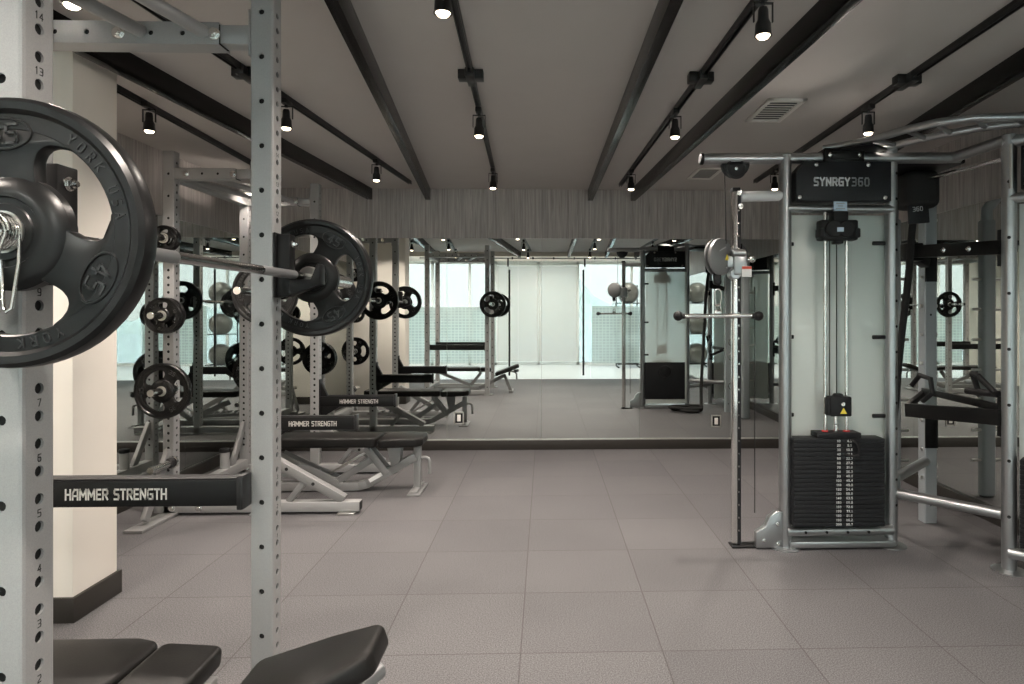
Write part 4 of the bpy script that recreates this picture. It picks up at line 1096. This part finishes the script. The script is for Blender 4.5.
# straight bar handle on a carabiner
hx = 1.012; hy = YT-.04; hz = 1.376
t = thing('bar_handle', 'straight chrome pull bar with black ball ends hanging from the cable column', 'pull bar', (hx, hy, hz))
MB().cyl((.785, hy, hz), (1.245, hy, hz+.003), .0125, 18).build('bar', 'chrome', t)
for x in (.778, 1.252): 
    MB().sphere((x, hy, hz+.001), .029, 0, 20).cyl((x, hy, hz), (x-.04*(1 if x > 1 else -1), hy, hz), .016, 14).build('ball_end', 'black_plastic', t)
sw = MB().box((hx, hy, hz+.022), (.045, .028, .026), .006); sw.tube([(hx+.017*math.cos(a), hy, hz+.048+.020*math.sin(a)) for a in [2*PI*k/18 for k in range(18)]], .005, 8, 0, False, True); sw.build('swivel_eye', 'chrome', t)
ca = [(0, 0), (.012, .006), (.016, .02), (.022, .06), (.019, .085), (.007, .098), (-.007, .098), (-.018, .085), (-.016, .04), (-.013, .012)]
t2 = MB().tube([(hx+a, hy, hz+.058+b*1.02) for a, b in ca], .0042, 8, 0, False, True).build('carabiner', 'steel')
tag(t2, 'steel carabiner linking the cable stop to the straight bar', 'carabiner')
# battle rope hanging from the hub and coiled on the floor behind the tower
pts = [(2.40, 4.06, 2.1), (2.335, 4.0, 1.95), (2.30, 3.99, 1.6), (2.27, 4.02, 1.2), (2.24, 4.04, .75), (2.21, 4.08, .35), (2.19, 4.16, .12), (2.17, 4.26, .05)]
for i in range(0, 22):
    a = R(20)+i*R(34); rr = .16+.05*math.sin(i*1.3)
    pts.append((1.97+rr*1.1*math.cos(a), 4.18+rr*.75*math.sin(a), .028+.0026*i))
def cr(P, n=5):
    P = [Vector(p) for p in P]; o = []
    for i in range(len(P)-1):
        a, b, c, d = P[max(0, i-1)], P[i], P[i+1], P[min(len(P)-1, i+2)]
        for k in range(n):
            q = k/n; o.append(.5*((2*b)+(c-a)*q+(2*a-5*b+4*c-d)*q*q+(3*b-a-3*c+d)*q**3))
    o.append(P[-1]); return o
tag(MB().tube(cr(pts), .022, 12).build('battle_rope', 'rope'), 'thick black battle rope hanging behind the weight tower and coiled on the floor', 'rope')

# ------------------------------------------------------------------ world, camera
sc = bpy.context.scene
w = D.worlds.new('sky'); sc.world = w; w.use_nodes = True
nt = w.node_tree; nt.nodes.clear()
o = nt.nodes.new('ShaderNodeOutputWorld'); bg = nt.nodes.new('ShaderNodeBackground')
tc = nt.nodes.new('ShaderNodeTexCoord'); sep = nt.nodes.new('ShaderNodeSeparateXYZ'); rp = nt.nodes.new('ShaderNodeValToRGB')
rp.color_ramp.elements[0].position = .0; rp.color_ramp.elements[1].position = .45
rp.color_ramp.elements[0].color = (1.22, 1.22, 1.20, 1); rp.color_ramp.elements[1].color = (1.35, 1.55, 1.68, 1)
nt.links.new(tc.outputs['Generated'], sep.inputs[0]); nt.links.new(sep.outputs['Z'], rp.inputs['Fac'])
nt.links.new(rp.outputs['Color'], bg.inputs['Color']); bg.inputs['Strength'].default_value = 5.0
nt.links.new(bg.outputs[0], o.inputs[0])
P = D.lights.new('daylight_portal', 'AREA'); P.shape = 'RECTANGLE'; P.size = 13.4; P.size_y = 2.6; P.cycles.is_portal = True
po = D.objects.new('daylight_portal', P); COL.objects.link(po); po.location = (0, YW-.2, 1.37); po.rotation_euler = (R(90), 0, 0)

cam = D.cameras.new('camera'); co = D.objects.new('camera', cam); COL.objects.link(co)
co.location = (0, 0, 1.4); co.rotation_euler = (R(90), 0, R(-1.7))
cam.sensor_fit = 'HORIZONTAL'; cam.sensor_width = 36; cam.lens = 36*640/1024
cam.shift_x = -.0508; cam.shift_y = -.0293; cam.clip_start = .02; cam.clip_end = 400
sc.camera = co
vs_ = sc.view_settings; vs_.view_transform = 'Standard'; vs_.look = 'None'; vs_.exposure = .55; vs_.gamma = 1; vs_.use_curve_mapping = False
cy = sc.cycles
cy.max_bounces = 14; cy.diffuse_bounces = 5; cy.glossy_bounces = 8; cy.transmission_bounces = 6; cy.transparent_max_bounces = 24
cy.sample_clamp_indirect = 6; cy.sample_clamp_direct = 0; cy.use_denoising = True; cy.caustics_reflective = True; cy.caustics_refractive = False
cy.blur_glossy = .2
